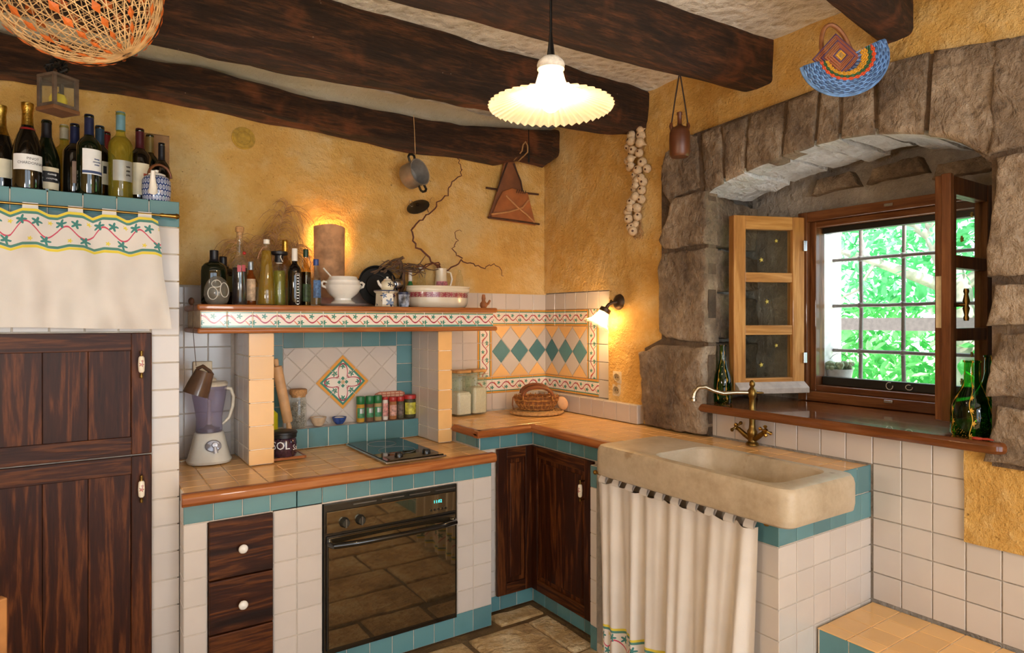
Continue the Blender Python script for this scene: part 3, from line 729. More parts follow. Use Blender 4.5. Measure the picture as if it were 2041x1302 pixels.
for pts, r in (([(4.95, -.36, 1.72), (4.62, -.12, 1.88), (4.28, .12, 2.03), (4.1, .5, 2.2), (4.2, 1.2, 2.7)], (.075, .06, .045, .03, .015)), ([(4.80, -.22, 2.25), (4.5, .2, 2.7), (4.4, .6, 3.2)], (.06, .04, .02)), ([(4.95, -.36, 1.75), (5.2, -1.0, 2.3), (5.6, -1.6, 3.0)], (.07, .05, .02)), ([(4.28, .12, 2.03), (4.2, .25, 1.75), (4.15, .5, 1.62)], (.02, .014, .007))):
    mk('branch', G().tube(pts, list(r), 8), BARK, tree, world=True, smooth=True)
o = put('foliage', leaves(11000, ((4.9, 8.5), (-3.5, 5.0), (1.55, 4.9)), .085, 9, -.12).join(leaves(900, ((3.9, 4.8), (-1.5, 2.5), (1.7, 3.2)), .06, 12, .1)).mesh('foliage', LEAF, fix=False), tree, (0, 0, 0), world=True); o['kind'] = 'stuff'
rail = thing('garden_rail', 'grey wooden garden handrail in front of the bushes', 'railing', (3.4, 0, -.2))
RAILM = plain('grey_board', '6b605a', .8)
mk('board', G().box((3.4, -4.5, 1.345), (3.44, 4.5, 1.455)), RAILM, rail, world=True)
for y in (-3.0, 2.6): mk('post', G().box((3.44, y-.05, -.3), (3.54, y+.05, 1.42)), RAILM, rail, world=True)
# ---------------------------------------------------------------- tiled walls
T_ = .008
tz0 = .898
# back wall: left of the hood, corner panel
tiles(wb, 'F', 0, -1.84, -2.12, .81, 1.585, WHITE)
tiles(wb, 'F', 0, -.5, -.845, .9, 1.598, WHITE)
tiles(wb, 'F', 0, -.0, -.5, 1.498, 1.598, WHITE); tiles(wb, 'F', 0, 0, -.5, .9, .998, WHITE)
tiles(wb, 'F', 0, 0, -.4, 1.398, 1.498, VINEO); tiles(wb, 'F', 0, 0, -.5, .998, 1.098, VINEO)
tiles(wb, 'F', 0, -.4, -.5, 1.098, 1.498, VINEO, uvrot=True)
# right wall
tiles(w_r, 'L', 0, 0, -.6, 1.498, 1.598, WHITE); tiles(w_r, 'L', 0, -.5, -.6, .998, 1.498, WHITE)
tiles(w_r, 'L', 0, 0, -.4, 1.398, 1.498, VINEO); tiles(w_r, 'L', 0, 0, -.5, .998, 1.098, VINEO); tiles(w_r, 'L', 0, -.4, -.5, 1.098, 1.498, VINEO, uvrot=True)
def harlequin(parent, face, lo, hi):
    zm, hw, hh = 1.248, .0667, .0725
    for r in range(-2, 3):
        for c in range(-1, 8):
            cx = -(c*.1333 + (.0667 if r % 2 == 0 else 0)); cz = zm + r*hh
            P = clip([(cx-hw, cz), (cx, cz-hh), (cx+hw, cz), (cx, cz+hh)], -.4, 0, 1.098, 1.398)
            if len(P) < 3: continue
            A = abs(sum(P[i-1][0]*P[i][1]-P[i][0]*P[i-1][1] for i in range(len(P))))/2
            if A < 2e-4: continue
            tile_poly(parent, face, 0, P, TEAL if r == 0 else (WHITE if abs(r) == 1 else ORANGE))
harlequin(wb, 'F', -.4, 0); harlequin(w_r, 'L', -.4, 0)
# niche back behind the hob
tiles(wb, 'F', 0, -1.605, -1.72, .91, 1.38, TEAL); tiles(wb, 'F', 0, -1.008, -.91, .998, 1.38, TEAL)
tiles(wb, 'F', 0, -1.605, -1.008, 1.294, 1.38, TEAL)
mc = (-1.306, 1.115); s = .1; k = s/sqrt(2)
for i in range(-6, 7):
    for j in range(-6, 7):
        cx, cz = mc[0] + (i - j)*k, mc[1] + (i + j + 1)*k
        if i in (-1, 0) and j in (-1, 0):
            P = [(cx-k, cz), (cx, cz-k), (cx+k, cz), (cx, cz+k)]
            def uvf(x, z): dx, dz = x-mc[0], z-mc[1]; return ((dx+dz)/sqrt(2)/s, (dz-dx)/sqrt(2)/s)
            tile_poly(wb, 'F', 0, P, MEDAL, uvf=uvf); continue
        P = clip([(cx-k, cz), (cx, cz-k), (cx+k, cz), (cx, cz+k)], -1.605, -1.008, .905, 1.294)
        if len(P) >= 3 and abs(sum(P[a-1][0]*P[a][1]-P[a][0]*P[a-1][1] for a in range(len(P))))/2 > 2e-4: tile_poly(wb, 'F', 0, P, WHITE)
# below and right of the window
tiles(w_r, 'L', 0, -1.205, -2.005, 1.012, .90, WHITE, .1)
tiles(w_r, 'L', 0, -2.005, -2.305, 1.004, .404, WHITE); tiles(w_r, 'L', 0, -2.305, -3.105, .704, .404, WHITE)
mk('tile_edge', G().box((-.009, -2.305, .704), (0, -2.3115, 1.01)), plain('grey_edge', 'a3968a', .6), w_r)
# tiled plinth on the corner counter
pl = thing('tiled_plinth', 'low white tiled plinth along the counter beneath the power sockets', 'plinth', (-.03, -.43, .90))
mk('core', G().box((-.062, -.86, .90), (-.010, -.010, .992)), GROUT, pl, world=True)
tiles(pl, 'L', -.062, -.01, -.868, .90, 1.0, WHITE); tile(pl, 'F', (-.036, -.86, .95), .066, .10, WHITE)
for a, b_ in edges(-.01, -.868, .1): tile(pl, 'U', (-.036, (a+b_)/2, .992), .066, abs(b_-a), WHITE)

# ---------------------------------------------------------------- stove base
SX0, SX1, SY = -2.119, -.825, -.672
st = thing('tiled_stove_base', 'white and teal tiled masonry base holding the oven and drawers', 'kitchen base', (-1.47, -.36, 0))
g = G().box((SX0, SY, 0), (-2.045, -.012, .765)).box((-1.815, SY, 0), (-1.625, -.012, .765)).box((-1.01, SY, 0), (SX1, -.012, .765)).box((-2.045, SY, .695), (-1.01, -.012, .765)).box((-2.045, SY, 0), (-1.01, -.012, .085)).box((-2.045, -.1, .085), (-1.01, -.012, .695))
mk('body', g, GROUT, st, world=True)
col = lambda x, z: TEAL if z > .70 or z < .10 else WHITE
def sk(x, z): return (-2.04 < x < -1.82 and .0 < z < .70) or (-1.62 < x < -1.02 and .1 < z < .70)
xs = [SX1 - .1*i for i in range(14)] + [SX0]
for a, b_ in zip(xs, xs[1:]):
    if a-b_ < .02: continue
    for z0, z1 in [(0, .1)] + [(.1+.1*i, .2+.1*i) for i in range(6)] + [(.70, .768)]:
        lo, hi = b_, a
        if z0 < .69:
            for q0, q1 in ((-2.045, -1.815),) + (((-1.625, -1.01),) if z0 > .05 else ()):
                if lo >= q0-.001 and hi <= q1+.001: lo = hi
                elif lo < q0 < hi: hi = q0
                elif lo < q1 < hi: lo = q1
        if hi-lo > .012: tile(st, 'F', ((lo+hi)/2, SY, (z0+z1)/2), hi-lo, z1-z0, col(0, (z0+z1)/2))
tiles(st, 'L', SX0, -.672, -.57, .0, .765, WHITE)
# right flank of the stove base next to the corner cabinet
# stove worktop
def worktop(name, label, loc): return thing(name, label, 'worktop', loc)
wt = worktop('worktop', 'lower apricot tiled worktop with wood nosing carrying the hob', (-1.47, -.36, .765))
mk('bed', G().box((SX0, -.668, .768), (SX1, -.012, .804)), GROUTL, wt, world=True)
def nosing(g, pts, r=.021):
    """half-round nosing along a polyline"""
    return g
def nose_x(x0, x1, y, z0, z1, out=.035):
    P = [(y+.005, z0), (y-out+.008, z0), (y-out, z0+.010), (y-out, z1-.012), (y-out+.008, z1-.003), (y-out+.016, z1), (y+.005, z1)]
    return G().prism(P, x0, x1, 'x')
mk('wood_nosing', nose_x(SX0-.012, SX1+.012, -.668, .768, .812), NOSE, wt, world=True, bevel=.003)
tiles(wt, 'U', .804, SX1, SX0, -.664, -.012, ORANGE, skip=lambda x, y: (-1.78 < x < -.93 and y > -.06))
# counter ledge behind the hob
lg = thing('tiled_ledge', 'low teal tiled ledge below the flower medallion', 'ledge', (-1.31, -.05, .812))
mk('core', G().box((-1.715, -.088, .812), (-.93, -.010, .902)), GROUTL, lg, world=True)
tiles(lg, 'F', -.088, -.909, -1.715, .812, .909, TEAL)
for a, b_ in edges(-.909, -1.715, .1): tile(lg, 'U', ((a+b_)/2, -.050, .902), abs(b_-a), .086, WHITE)
# pillars
def pillar(label, x0, x1, y0):
    p = thing('hood_pillar', label, 'pillar', ((x0+x1)/2, y0/2, .812))
    mk('core', G().box((x0+.008, y0+.008, .812), (x1-.008, -.010, 1.378)), GROUTL, p, world=True)
    for z0, z1 in edges(1.378, .812, .1): tile(p, 'F', ((x0+x1)/2, y0+.008, (z0+z1)/2), x1-x0, abs(z1-z0), ORANGE)
    tiles(p, 'L', x0+.008, -.010, y0+.004, 1.378, .812, WHITE)
pillar('apricot tiled pillar under the hood beside the white blender', -1.835, -1.728, -.345)
pillar('apricot tiled pillar under the hood beside the glass canisters', -.928, -.846, -.335)
# hood
hd_ = thing('hood_shelf', 'hood shelf faced with flowered vine tiles and wooden rails', 'shelf', (-1.325, -.19, 1.378))
mk('core', G().box((-2.025, -.372, 1.392), (-.628, -.012, 1.474)), GROUTL, hd_, world=True)
mk('top_board', G().box((-2.04, -.398, 1.472), (-.612, -.012, 1.497)), NOSE, hd_, world=True, bevel=.008)
mk('bottom_rail', G().box((-2.04, -.398, 1.378), (-.612, -.012, 1.400)), NOSE, hd_, world=True, bevel=.008)
for i in range(14): tile(hd_, 'F', (-2.025+.1*i+.05, -.372, 1.436), .0997, .072, VINE)
# ---------------------------------------------------------------- drawers, oven, hob
def cer_knob(parent, loc, rot=None):
    k = mk('knob', G().lathe([(0, .0), (.007, .0), (.006, .010), (.012, .016), (.0165, .022), (.0165, .026), (.012, .031), (0, .033)], 20, M=Matrix.Rotation(pi/2, 4, 'X')), PORC, parent, loc, rot, smooth=True)
    return k
dr = thing('drawer_unit', 'dark pine unit of three drawers with white knobs beside the oven', 'drawers', (-1.93, -.38, .09))
mk('carcass', G().box((-2.043, -.664, .09), (-1.817, -.12, .692)), CABH, dr, world=True)
for i, (z0, z1) in enumerate(((.486, .697), (.288, .481), (.088, .283))):
    d = mk('drawer_front', G().box((-.1115, -.011, 0), (.1115, .011, z1-z0)), CABH, dr, (-1.930, -.680, z0), world=True, bevel=.003)
    cer_knob(d, (0, -.011, (z1-z0)*.49))
ov = thing('oven', 'built in black oven with mirrored glass door and long handle', 'oven', (-1.318, -.4, .09))
OVG = Bld('smoked_mirror_glass'); OVG.set(col=lin('7a6d56'), rough=.03, metal=.9); OVG = OVG.m
OVB = plain('oven_black', '0b0a09', .22, 0, .2, 8, 0, .5)
mk('housing', G().box((-1.617, -.668, .096), (-1.019, -.13, .688)), OVB, ov, world=True)
mk('surround', G().box((-1.621, -.684, .090), (-1.016, -.667, .694)), OVB, ov, world=True, bevel=.003)
mk('control_panel', G().box((-1.612, -.692, .578), (-1.025, -.683, .664)), OVG, ov, world=True, bevel=.002)
for i in range(4): mk('vent_slot', G().box((-1.50+.125*i, -.6855, .676), (-1.40+.125*i, -.6835, .681)), DSTEEL, ov, world=True)
dd = mk('door', G().box((-1.612, -.694, .105), (-1.025, -.683, .566)), OVB, ov, world=True, bevel=.003)
mk('door_glass', G().box((-1.606, -.6965, .118), (-1.031, -.692, .560)), OVG, dd, world=True, bevel=.001)
mk('handle', G().tube([(-1.60, -.695, .535), (-1.592, -.722, .536), (-1.5, -.742, .537), (-1.32, -.750, .538), (-1.13, -.742, .537), (-1.045, -.722, .536), (-1.037, -.695, .535)], [.012, .0125, .012, .0115, .012, .0125, .012], 12), OVB, dd, world=True, smooth=True)
for x in (-1.541, -1.474):
    kb = mk('knob', G().lathe([(0, .024), (.014, .024), (.018, .018), (.019, .003), (.021, 0), (0, 0)], 20, M=Matrix.Rotation(pi/2, 4, 'X')), plain('knob_grey', '35342f', .25, .3), ov, (x, -.692, .614), world=True, smooth=True)
    mk('pointer', G().box((-.003, -.0275, -.017), (.003, -.020, .017)), DSTEEL, kb, bevel=.001)
mk('clock_digits', txt('11:02'), None or Bld('cyan_led').set(col=lin('30e0e0'), em=lin('5ff0ee'), ems=1.3), ov, (-1.118, -.6925, .632), world=True)
for i in range(5): mk('button', G().lathe([(0, .006), (.004, .006), (.005, 0), (0, 0)], 10, M=Matrix.Rotation(pi/2, 4, 'X')), OVB, ov, (-1.15+.018*i, -.692, .597), world=True)
hb = thing('glass_hob', 'two zone black glass hob with steel rim set in the worktop', 'hob', (-1.19, -.40, .812))
HX0, HX1, HY0, HY1 = -1.338, -1.045, -.640, -.135
mk('steel_rim', G().box((HX0, HY0, .8115), (HX1, HY1, .8205)), STEEL, hb, world=True, bevel=.003)
gl = mk('glass_top', G().box((HX0+.008, HY0+.012, .8195), (HX1-.008, HY1-.006, .8245)), plain('black_ceramic_glass', '0a0b0d', .04, 0, .1, 8, 0, .3), hb, world=True, bevel=.002)
for cy, r in ((-.25, .068), (-.43, .085)):
    mk('zone_ring', G().tube([(-1.195+r*cos(t), cy+r*sin(t), .8246) for t in [i*pi/20 for i in range(40)]], .0011, 4, closed=True), plain('ring_grey', '8d8d8d', .5), gl, world=True)
for i, x in enumerate((-1.255, -1.12)): mk('control_knob', G().lathe([(0, .024), (.014, .023), (.018, .017), (.019, .0), (0, 0)], 18), BLACK, hb, (x, -.585, .8245), world=True, smooth=True)
mk('control_strip', G().box((HX0+.03, HY0+.02, .8243), (HX1-.03, HY0+.095, .8258)), plain('printed_strip', '5a4a32', .3), hb, world=True)
# ---------------------------------------------------------------- corner cabinet run
CY, CXF = -.560, -.505
cc = thing('corner_cabinet', 'corner cabinet with teal tile trim and dark folding door', 'cabinet', (-.4, -.4, 0))
g = G().box((SX1, CY, 0), (-.02, -.012, .866)).box((CXF, -1.09, 0), (-.02, CY, .866)); mk('body', g, GROUT, cc, world=True)
tiles(cc, 'F', CY, CXF, SX1+.004, .0, .075, TEAL); tiles(cc, 'F', CY, CXF, SX1+.004, .800, .868, TEAL)
tiles(cc, 'L', CXF, CY-.008, -1.09, .0, .075, TEAL); tiles(cc, 'L', CXF, CY-.008, -1.09, .800, .868, TEAL)
tiles(cc, 'F', CY, -.735, SX1+.004, .8, .075, WHITE); tiles(cc, 'L', CXF, -1.052, -1.09, .8, .075, WHITE)
tiles(cc, 'L', SX1, -.335, CY-.004, .813, .868, TEAL)
def panel_door(parent, name, w, h, m, mr, loc, rotz, label=None, planks=1, st_=.055, prh=True):
    """framed door: local x along the width, face at -y"""
    d = mk(name, G().box((.002, -.0012, .002), (w-.002, 0, h-.002)), m, parent, loc, (0, 0, rotz), world=True, label=label)
    for a in (0, w-st_): mk('stile', G().box((a, -.018, 0), (a+st_, -.001, h)), m, d, bevel=.003)
    mk('rail', G().box((st_-.001, -.0175, 0), (w-st_+.001, -.0005, st_)), mr, d, bevel=.002); mk('rail', G().box((st_-.001, -.0175, h-st_), (w-st_+.001, -.0005, h)), mr, d, bevel=.002)
    pw = (w-2*st_)/planks
    for k in range(planks): mk('plank', G().box((st_+k*pw+.0007, -.008, st_-.002), (st_+(k+1)*pw-.0007, -.001, h-st_+.002)), m, d, bevel=.0015)
    if planks == 1: mk('raised_panel', G().box((st_+.022, -.013, st_+.022), (w-st_-.022, -.006, h-st_-.022)), m, d, bevel=.005)
    return d
def pull(parent, loc, L=.1):
    p = mk('handle', G().tube([(0, 0, L*.42), (0, -.022, L*.42)], .004, 8).tube([(0, 0, -L*.42), (0, -.022, -L*.42)], .004, 8).lathe([(0, -L/2), (.005, -L/2+.002), (.006, -L*.42), (.004, -L*.34), (.006, -L*.30), (.006, L*.30), (.004, L*.34), (.006, L*.42), (.005, L/2-.002), (0, L/2)], 14, M=TR(0, -.024, 0)), ABRASS, parent, loc, smooth=True, label='aged brass pull handle with white porcelain grip')
    b = Bld('rose_porcelain') if 'rose_porcelain' not in MT else None
    if b:
        x, y, z = b.xyz(); f = flower(x*1., z, 0., 0., .009).max(flower(x, z, .002, .012, .005)); b.set(col=b.mix(f*y.lt(-.02), lin('e9e0cc'), lin('b98078')), rough=.15); MT['rose_porcelain'] = b.m
    mk('grip', G().lathe([(.006, -L*.29), (.0095, -L*.24), (.011, 0), (.0095, L*.24), (.006, L*.29)], 16, M=TR(0, -.024, 0)), MT['rose_porcelain'], p, smooth=True)
    return p
panel_door(cc, 'folding_door', .222, .722, CAB, CABH, (-.735, CY-.009, .078), 0)
d2 = panel_door(cc, 'folding_door', .472, .722, CAB, CABH, (CXF-.009, -.578, .078), -pi/2)
pull(d2, (.418, -.018, .585))
# corner worktop
w2 = worktop('worktop', 'raised apricot tiled worktop turning the corner towards the stone sink', (-.4, -.6, .868))
mk('bed', G().box((SX1, CY, .868), (-.012, -.012, .893)).box((CXF, -1.232, .868), (-.012, CY, .893)).box((-.285, -1.996, .80), (-.012, -1.2, .893)), GROUTL, w2, world=True)
mk('wood_nosing', nose_x(SX1-.03, CXF-.033, CY, .866, .901, .04), NOSE, w2, world=True, bevel=.003)
P = lambda e: [(CXF+.005, .866), (CXF-.032, .866), (CXF-.04, .876), (CXF-.04, .889), (CXF-.024, .901), (CXF+.005, .901)]
mk('wood_nosing', G().add([(p[0], CY-.0, p[1]) for p in P(0)] + [(p[0], -1.24, p[1]) for p in P(0)], [(0, 1, 2, 3, 4, 5), (11, 10, 9, 8, 7, 6)] + [(i, (i+1) % 6, 6+(i+1) % 6, 6+i) for i in range(6)]), NOSEY, w2, world=True, bevel=.003)
P2 = [(SX1+.005, .866), (SX1-.022, .866), (SX1-.03, .876), (SX1-.03, .889), (SX1-.016, .901), (SX1+.005, .901)]
mk('wood_nosing', G().add([(p[0], -.337, p[1]) for p in P2] + [(p[0], CY-.03, p[1]) for p in P2], [(0, 1, 2, 3, 4, 5), (11, 10, 9, 8, 7, 6)] + [(i, (i+1) % 6, 6+(i+1) % 6, 6+i) for i in range(6)]), NOSEY, w2, world=True, bevel=.003)
tiles(w2, 'U', .893, -.012, SX1, -.012, CY, ORANGE); tiles(w2, 'U', .893, -.012, CXF, CY, -1.2, ORANGE); tiles(w2, 'U', .893, -.012, -.285, -1.2, -2.001, ORANGE)
# ---------------------------------------------------------------- sink block
BX, BY = -.576, -2.005
sb = thing('tiled_sink_base', 'tiled masonry base with teal band carrying the stone sink', 'kitchen base', (-.3, -1.55, 0))
g = G().box((BX, BY+.008, 0), (-.012, -1.90, .80)).box((BX, -1.13, 0), (-.012, -1.092, .80)).box((-.05, -1.9, 0), (-.012, -1.13, .80)).box((BX, -1.9, .0), (-.05, -1.13, .04)).box((BX+.01, -1.9, .74), (-.05, -1.13, .80)); mk('body', g, GROUT, sb, world=True)
for z0, z1 in [(0, .104)] + [(.104+.1*i, .204+.1*i) for i in range(6)] + [(.704, .80)]:
    m = TEAL if z0 > .7 or z0 < .05 else WHITE
    for j in range(6):
        x0 = BX+.1*j; x1 = min(x0+.1, -.004)
        if j == 5: x1 = -.004
        tile(sb, 'F', ((x0+x1)/2, BY+.008, (z0+z1)/2), x1-x0, z1-z0, m if z0 < .7 or True else m)
    tile(sb, 'L', (BX, -1.955, (z0+z1)/2), .10, z1-z0, m); tile(sb, 'L', (BX, -1.112, (z0+z1)/2), .043, z1-z0, m)
for x0, x1 in ((-.1, -.004), (-.2, -.1), (-.285, -.2)): tile(sb, 'F', ((x0+x1)/2, BY+.008, .85), x1-x0, .1, TEAL)
# stone sink
sk_ = thing('stone_sink', 'worn pale limestone trough sink with one long basin', 'sink', (-.49, -1.675, .80))
def sink():
    x0, x1, y0, y1, z0, z1 = -.690, -.292, -1.235, -2.112, .80, .925; bx0, bx1, by0, by1, zb = -.643, -.342, -1.515, -2.03, .822
    def rr(ax0, ax1, ay0, ay1, r, n=6):
        o = []
        for cx, cy, a0 in ((ax1-r, ay0-r, 0), (ax0+r, ay0-r, pi/2), (ax0+r, ay1+r, pi), (ax1-r, ay1+r, 3*pi/2)):
            for k in range(n+1): a = a0 + pi/2*k/n; o.append((cx+r*cos(a), cy+r*sin(a)))
        return o
    N = 28; L = [(rr(x0+.02, x1, y0-.01, y1+.02, .035), z0+.0), (rr(x0+.006, x1, y0, y1+.006, .042), z0+.008), (rr(x0, x1, y0, y1, .045), z0+.03), (rr(x0, x1, y0, y1, .045), z1-.03), (rr(x0+.003, x1-.003, y0-.003, y1+.003, .045), z1-.012), (rr(x0+.010, x1-.008, y0-.008, y1+.010, .042), z1-.002), (rr(x0+.02, x1-.016, y0-.016, y1+.02, .035), z1),
         (rr(bx0-.008, bx1+.008, by0+.008, by1-.008, .065), z1), (rr(bx0, bx1, by0, by1, .06), z1-.006), (rr(bx0+.006, bx1-.006, by0-.006, by1+.006, .06), z1-.03), (rr(bx0+.02, bx1-.02, by0-.02, by1+.02, .06), zb+.02), (rr(bx0+.04, bx1-.04, by0-.04, by1+.04, .05), zb)]
    vs, fs = [], []
    for k, (P, z) in enumerate(L):
        for i, p in enumerate(P):
            d = fb((p[0], p[1], z), .003, 11, 4); vs.append((p[0]+d, p[1]+d*.7, z+d*.6 if k not in (0,) else z))
    for k in range(len(L)-1):
        for i in range(N): j = (i+1) % N; fs.append((k*N+i, k*N+j, (k+1)*N+j, (k+1)*N+i))
    fs.append(tuple(range(N))); fs.append(tuple((len(L)-1)*N+i for i in range(N)))
    o = mk('trough', G().add(vs, fs), MARBLE, sk_, world=True)
    m = o.modifiers.new('sub', 'SUBSURF'); m.subdivision_type = 'SIMPLE'; m.levels = m.render_levels = 1
    o.data.polygons.foreach_set('use_smooth', [True]*len(o.data.polygons)); o.data.set_sharp_from_angle(angle=radians(32))
sink()
mk('drain', G().lathe([(0, .004), (.018, .003), (.024, .0), (0, 0)], 20), STEEL, sk_, (-.49, -1.80, .824), world=True, smooth=True)
# faucet
fa = thing('faucet', 'aged brass mixer tap with swan neck spout and cross handles', 'faucet', (-.05, -1.528, .901))
g = G().lathe([(0, 0), (.028, 0), (.026, .008), (.018, .014), (.016, .03), (.021, .045), (.021, .058), (.014, .070), (.0125, .09), (.0125, .135), (.0145, .140), (.0145, .146), (.0125, .150), (.0125, .200), (.016, .205), (.018, .215), (.018, .232), (.012, .240), (.008, .247), (.012, .255), (.011, .268), (.005, .275), (0, .276)], 24)
mk('column', g, ABRASS, fa, smooth=True)
mk('spout', G().tube([(-.01, .012, .222), (-.045, .045, .222), (-.085, .082, .217), (-.115, .110, .228), (-.138, .132, .244), (-.160, .152, .240), (-.172, .163, .222), (-.176, .167, .195)], [.009, .009, .009, .009, .009, .009, .010, .011], 12).lathe([(.011, 0), (.016, 0), (.016, .010), (.011, .012)], 16, M=TR(-.177, .168, .183)), plain('pale_nickel', 'b5aa94', .22, 1.), fa, smooth=True)
mk('finial', G().tube([(.010, -.01, .222), (.028, -.027, .222), (.034, -.033, .222)], [.006, .005, .002], 8), ABRASS, fa, smooth=True)
for s in (-1, 1):
    d = Vector((-.35*0 - .10, -s*1., .75)).normalized(); e = Vector((0, -s*.02, .03)); tip = Vector((-.01, -s*.062, .062))
    v = mk('valve', G().tube([(0, -s*.012, .028), (-.005, -s*.034, .040), tuple(tip)], [.013, .011, .009], 10), ABRASS, fa, smooth=True)
    ax = Vector((-.1, -s*.75, .65)).normalized(); u = ax.orthogonal().normalized(); w = ax.cross(u); c = tip + ax*.012; g = G()
    g.tube([tuple(tip), tuple(c+ax*.010)], .006, 8)
    for q in (u, -u, w, -w): g.tube([tuple(c), tuple(c+q*.016), tuple(c+q*.025), tuple(c+q*.031)], [.0045, .0045, .009, .004], 8)
    mk('cross_handle', g, BRASS if s > 0 else ABRASS, v, smooth=True)
# sink curtain
cs = thing('sink_curtain', 'long pale linen curtain with tabs hanging below the stone sink', 'curtain', (-.615, -1.575, .03))
mk('rod', G().tube([(-.612, -1.165, .786), (-.612, -1.975, .786)], .006, 10).sphere((-.612, -1.982, .786), .012, 10, 8).sphere((-.612, -1.162, .786), .010, 10, 8), BRASS, cs, world=True, smooth=True)
def drape(y): return .018*sin(y*47+1.2*sin(y*13)) + .008*sin(y*101+2)
y0, y1 = -1.192, -1.955
def cur(u, v):
    y = y0+(y1-y0)*u; k = 1-v
    flare = (u-.5)*.05*k
    tabz = .766 - .012*abs(sin(u*pi*9))
    return (-.622 - .012*k + drape(y - flare)*(.35+.75*min(1, k*1.4)) , y + flare, .035+(tabz-.035)*v)
mk('cloth', G().grid(cur, 150, 40, uvfn=lambda u, v: (u*.95, v*.70), flip=True), CURT2, cs, world=True, smooth=180)
for i in range(10):
    y = y0-.03+(y1-y0+.06)*i/9
    g = G().grid(lambda u, v, y=y: (-.612-.011*sin(pi*v*2-pi/2+pi)*1-.010*cos(pi*(v-.5)*2)*0 - (.010 if v < .5 else -.010)*(1-abs(2*v-1)**3) - .004, y+.021*(u-.5)*2*(1-.25*sin(pi*v)), .756+.040*(1-abs(2*v-1))), 4, 12)
    mk('tab', g, LINEN, cs, world=True, smooth=180)
# ---------------------------------------------------------------- step
sp = thing('tiled_step', 'low apricot tiled step with teal riser beside the sink base', 'step', (-.19, -2.5, 0))
mk('core', G().box((-.365, -3.12, 0), (-.012, -2.008, .394)), GROUTL, sp, world=True)
tiles(sp, 'U', .394, -.012, -.373, -2.008, -3.12, ORANGE, .1); tiles(sp, 'L', -.365, -2.012, -3.12, .396, 0, TEAL)
# ---------------------------------------------------------------- tall cabinet
TX1, TYF, TZ = -2.121, -.552, 1.873
tc = thing('tall_cabinet', 'tall white tiled cabinet with dark plank doors and teal tile cornice', 'cabinet', (-2.6, -.28, 0))
mk('body', G().box((-3.3, TYF, 0), (TX1-.008, -.012, TZ-.008)), GROUT, tc, world=True)
tiles(tc, 'F', TYF, TX1, -3.3, 1.776, TZ, TEAL)
for z0, z1 in edges(1.776, .0, .1): tile(tc, 'F', (-2.168, TYF, (z0+z1)/2), .094, abs(z1-z0), WHITE)
for a, b_ in edges(-2.216, -3.3, .1): tile(tc, 'F', ((a+b_)/2, TYF, 1.44), abs(b_-a), .10, WHITE)
for a, b_ in edges(TX1, -3.3, .1): tile(tc, 'U', ((a+b_)/2, -.28, TZ-.0055), abs(b_-a), .53, WHITE)
dw = .64
du = panel_door(tc, 'upper_door', dw, .434, CAB, CABH, (-2.214-dw, TYF-.006, .953), 0, planks=4, st_=.064)
dl = panel_door(tc, 'lower_door', dw, .875, CAB, CABH, (-2.214-dw, TYF-.006, .072), 0, planks=4, st_=.064)
pull(du, (dw-.034, -.018, .322)); pull(dl, (dw-.034, -.018, .760))
# cabinet curtain
ct = thing('cabinet_curtain', 'short linen tab curtain embroidered with vine on brass rod', 'curtain', (-2.5, -.60, 1.4))
mk('rod', G().tube([(-3.2, -.592, 1.812), (-2.185, -.592, 1.812)], .0045, 10), BRASS, ct, world=True, smooth=True)
mk('finial', G().lathe([(0, -.03), (.006, -.028), (.008, -.02), (.006, -.012), (.008, .01), (.0085, .022), (.011, .026), (.008, .034), (0, .038)], 14, M=Matrix.Translation((-2.162, -.592, 1.812)) @ Matrix.Rotation(pi/2, 4, 'Y')), BRASS, ct, world=True, smooth=True)
cx0, cx1 = -2.92, -2.197
tabs = [-2.255+.018, -2.345, -2.462+.02, -2.565, -2.668, -2.77, -2.87]
def cur2(u, v):
    x = cx0+(cx1-cx0)*u; k = 1-v
    d = .026*sin(x*24+1.+v*1.5)*(.25+.9*k) + .010*sin(x*61+v*3)*k + .016*sin(x*15+v*6)*min(1, k*3) + .008*sin(x*40-v*9)*min(1, k*3)
    near = min(abs(x-t) for t in tabs); sag = .016*min(1, max(0, (near-.02)/.03))
    bot = 1.405 + .004*sin(x*9)
    return (x + .035*k*max(0, (u-.55)/.45), -.612 - .022*k + d, bot + (1.797 - sag - bot)*v)
mk('cloth', G().grid(cur2, 140, 36, uvfn=lambda u, v: (u*.74, v*.392)), CURT1, ct, world=True, smooth=180)
for x in tabs:
    g = G().grid(lambda u, v, x=x: (x+.020*(u-.5)*2, -.592 - .008*sin(2*pi*v+pi/2*0)*(1) - .004, 1.785+.034*(1-abs(2*v-1))), 4, 12)
    mk('tab', G().grid(lambda u, v, x=x: (x+.021*(u-.5)*2, -.592-.0075*cos(pi*v), (1.788+(1.812-1.788)*min(1, v*3) if v < .34 else (1.812+.0075*sin(pi*(v-.34)/.32) if v < .66 else 1.812-(1.812-1.788)*(v-.66)/.34))), 4, 18), LINEN, ct, world=True, smooth=180)

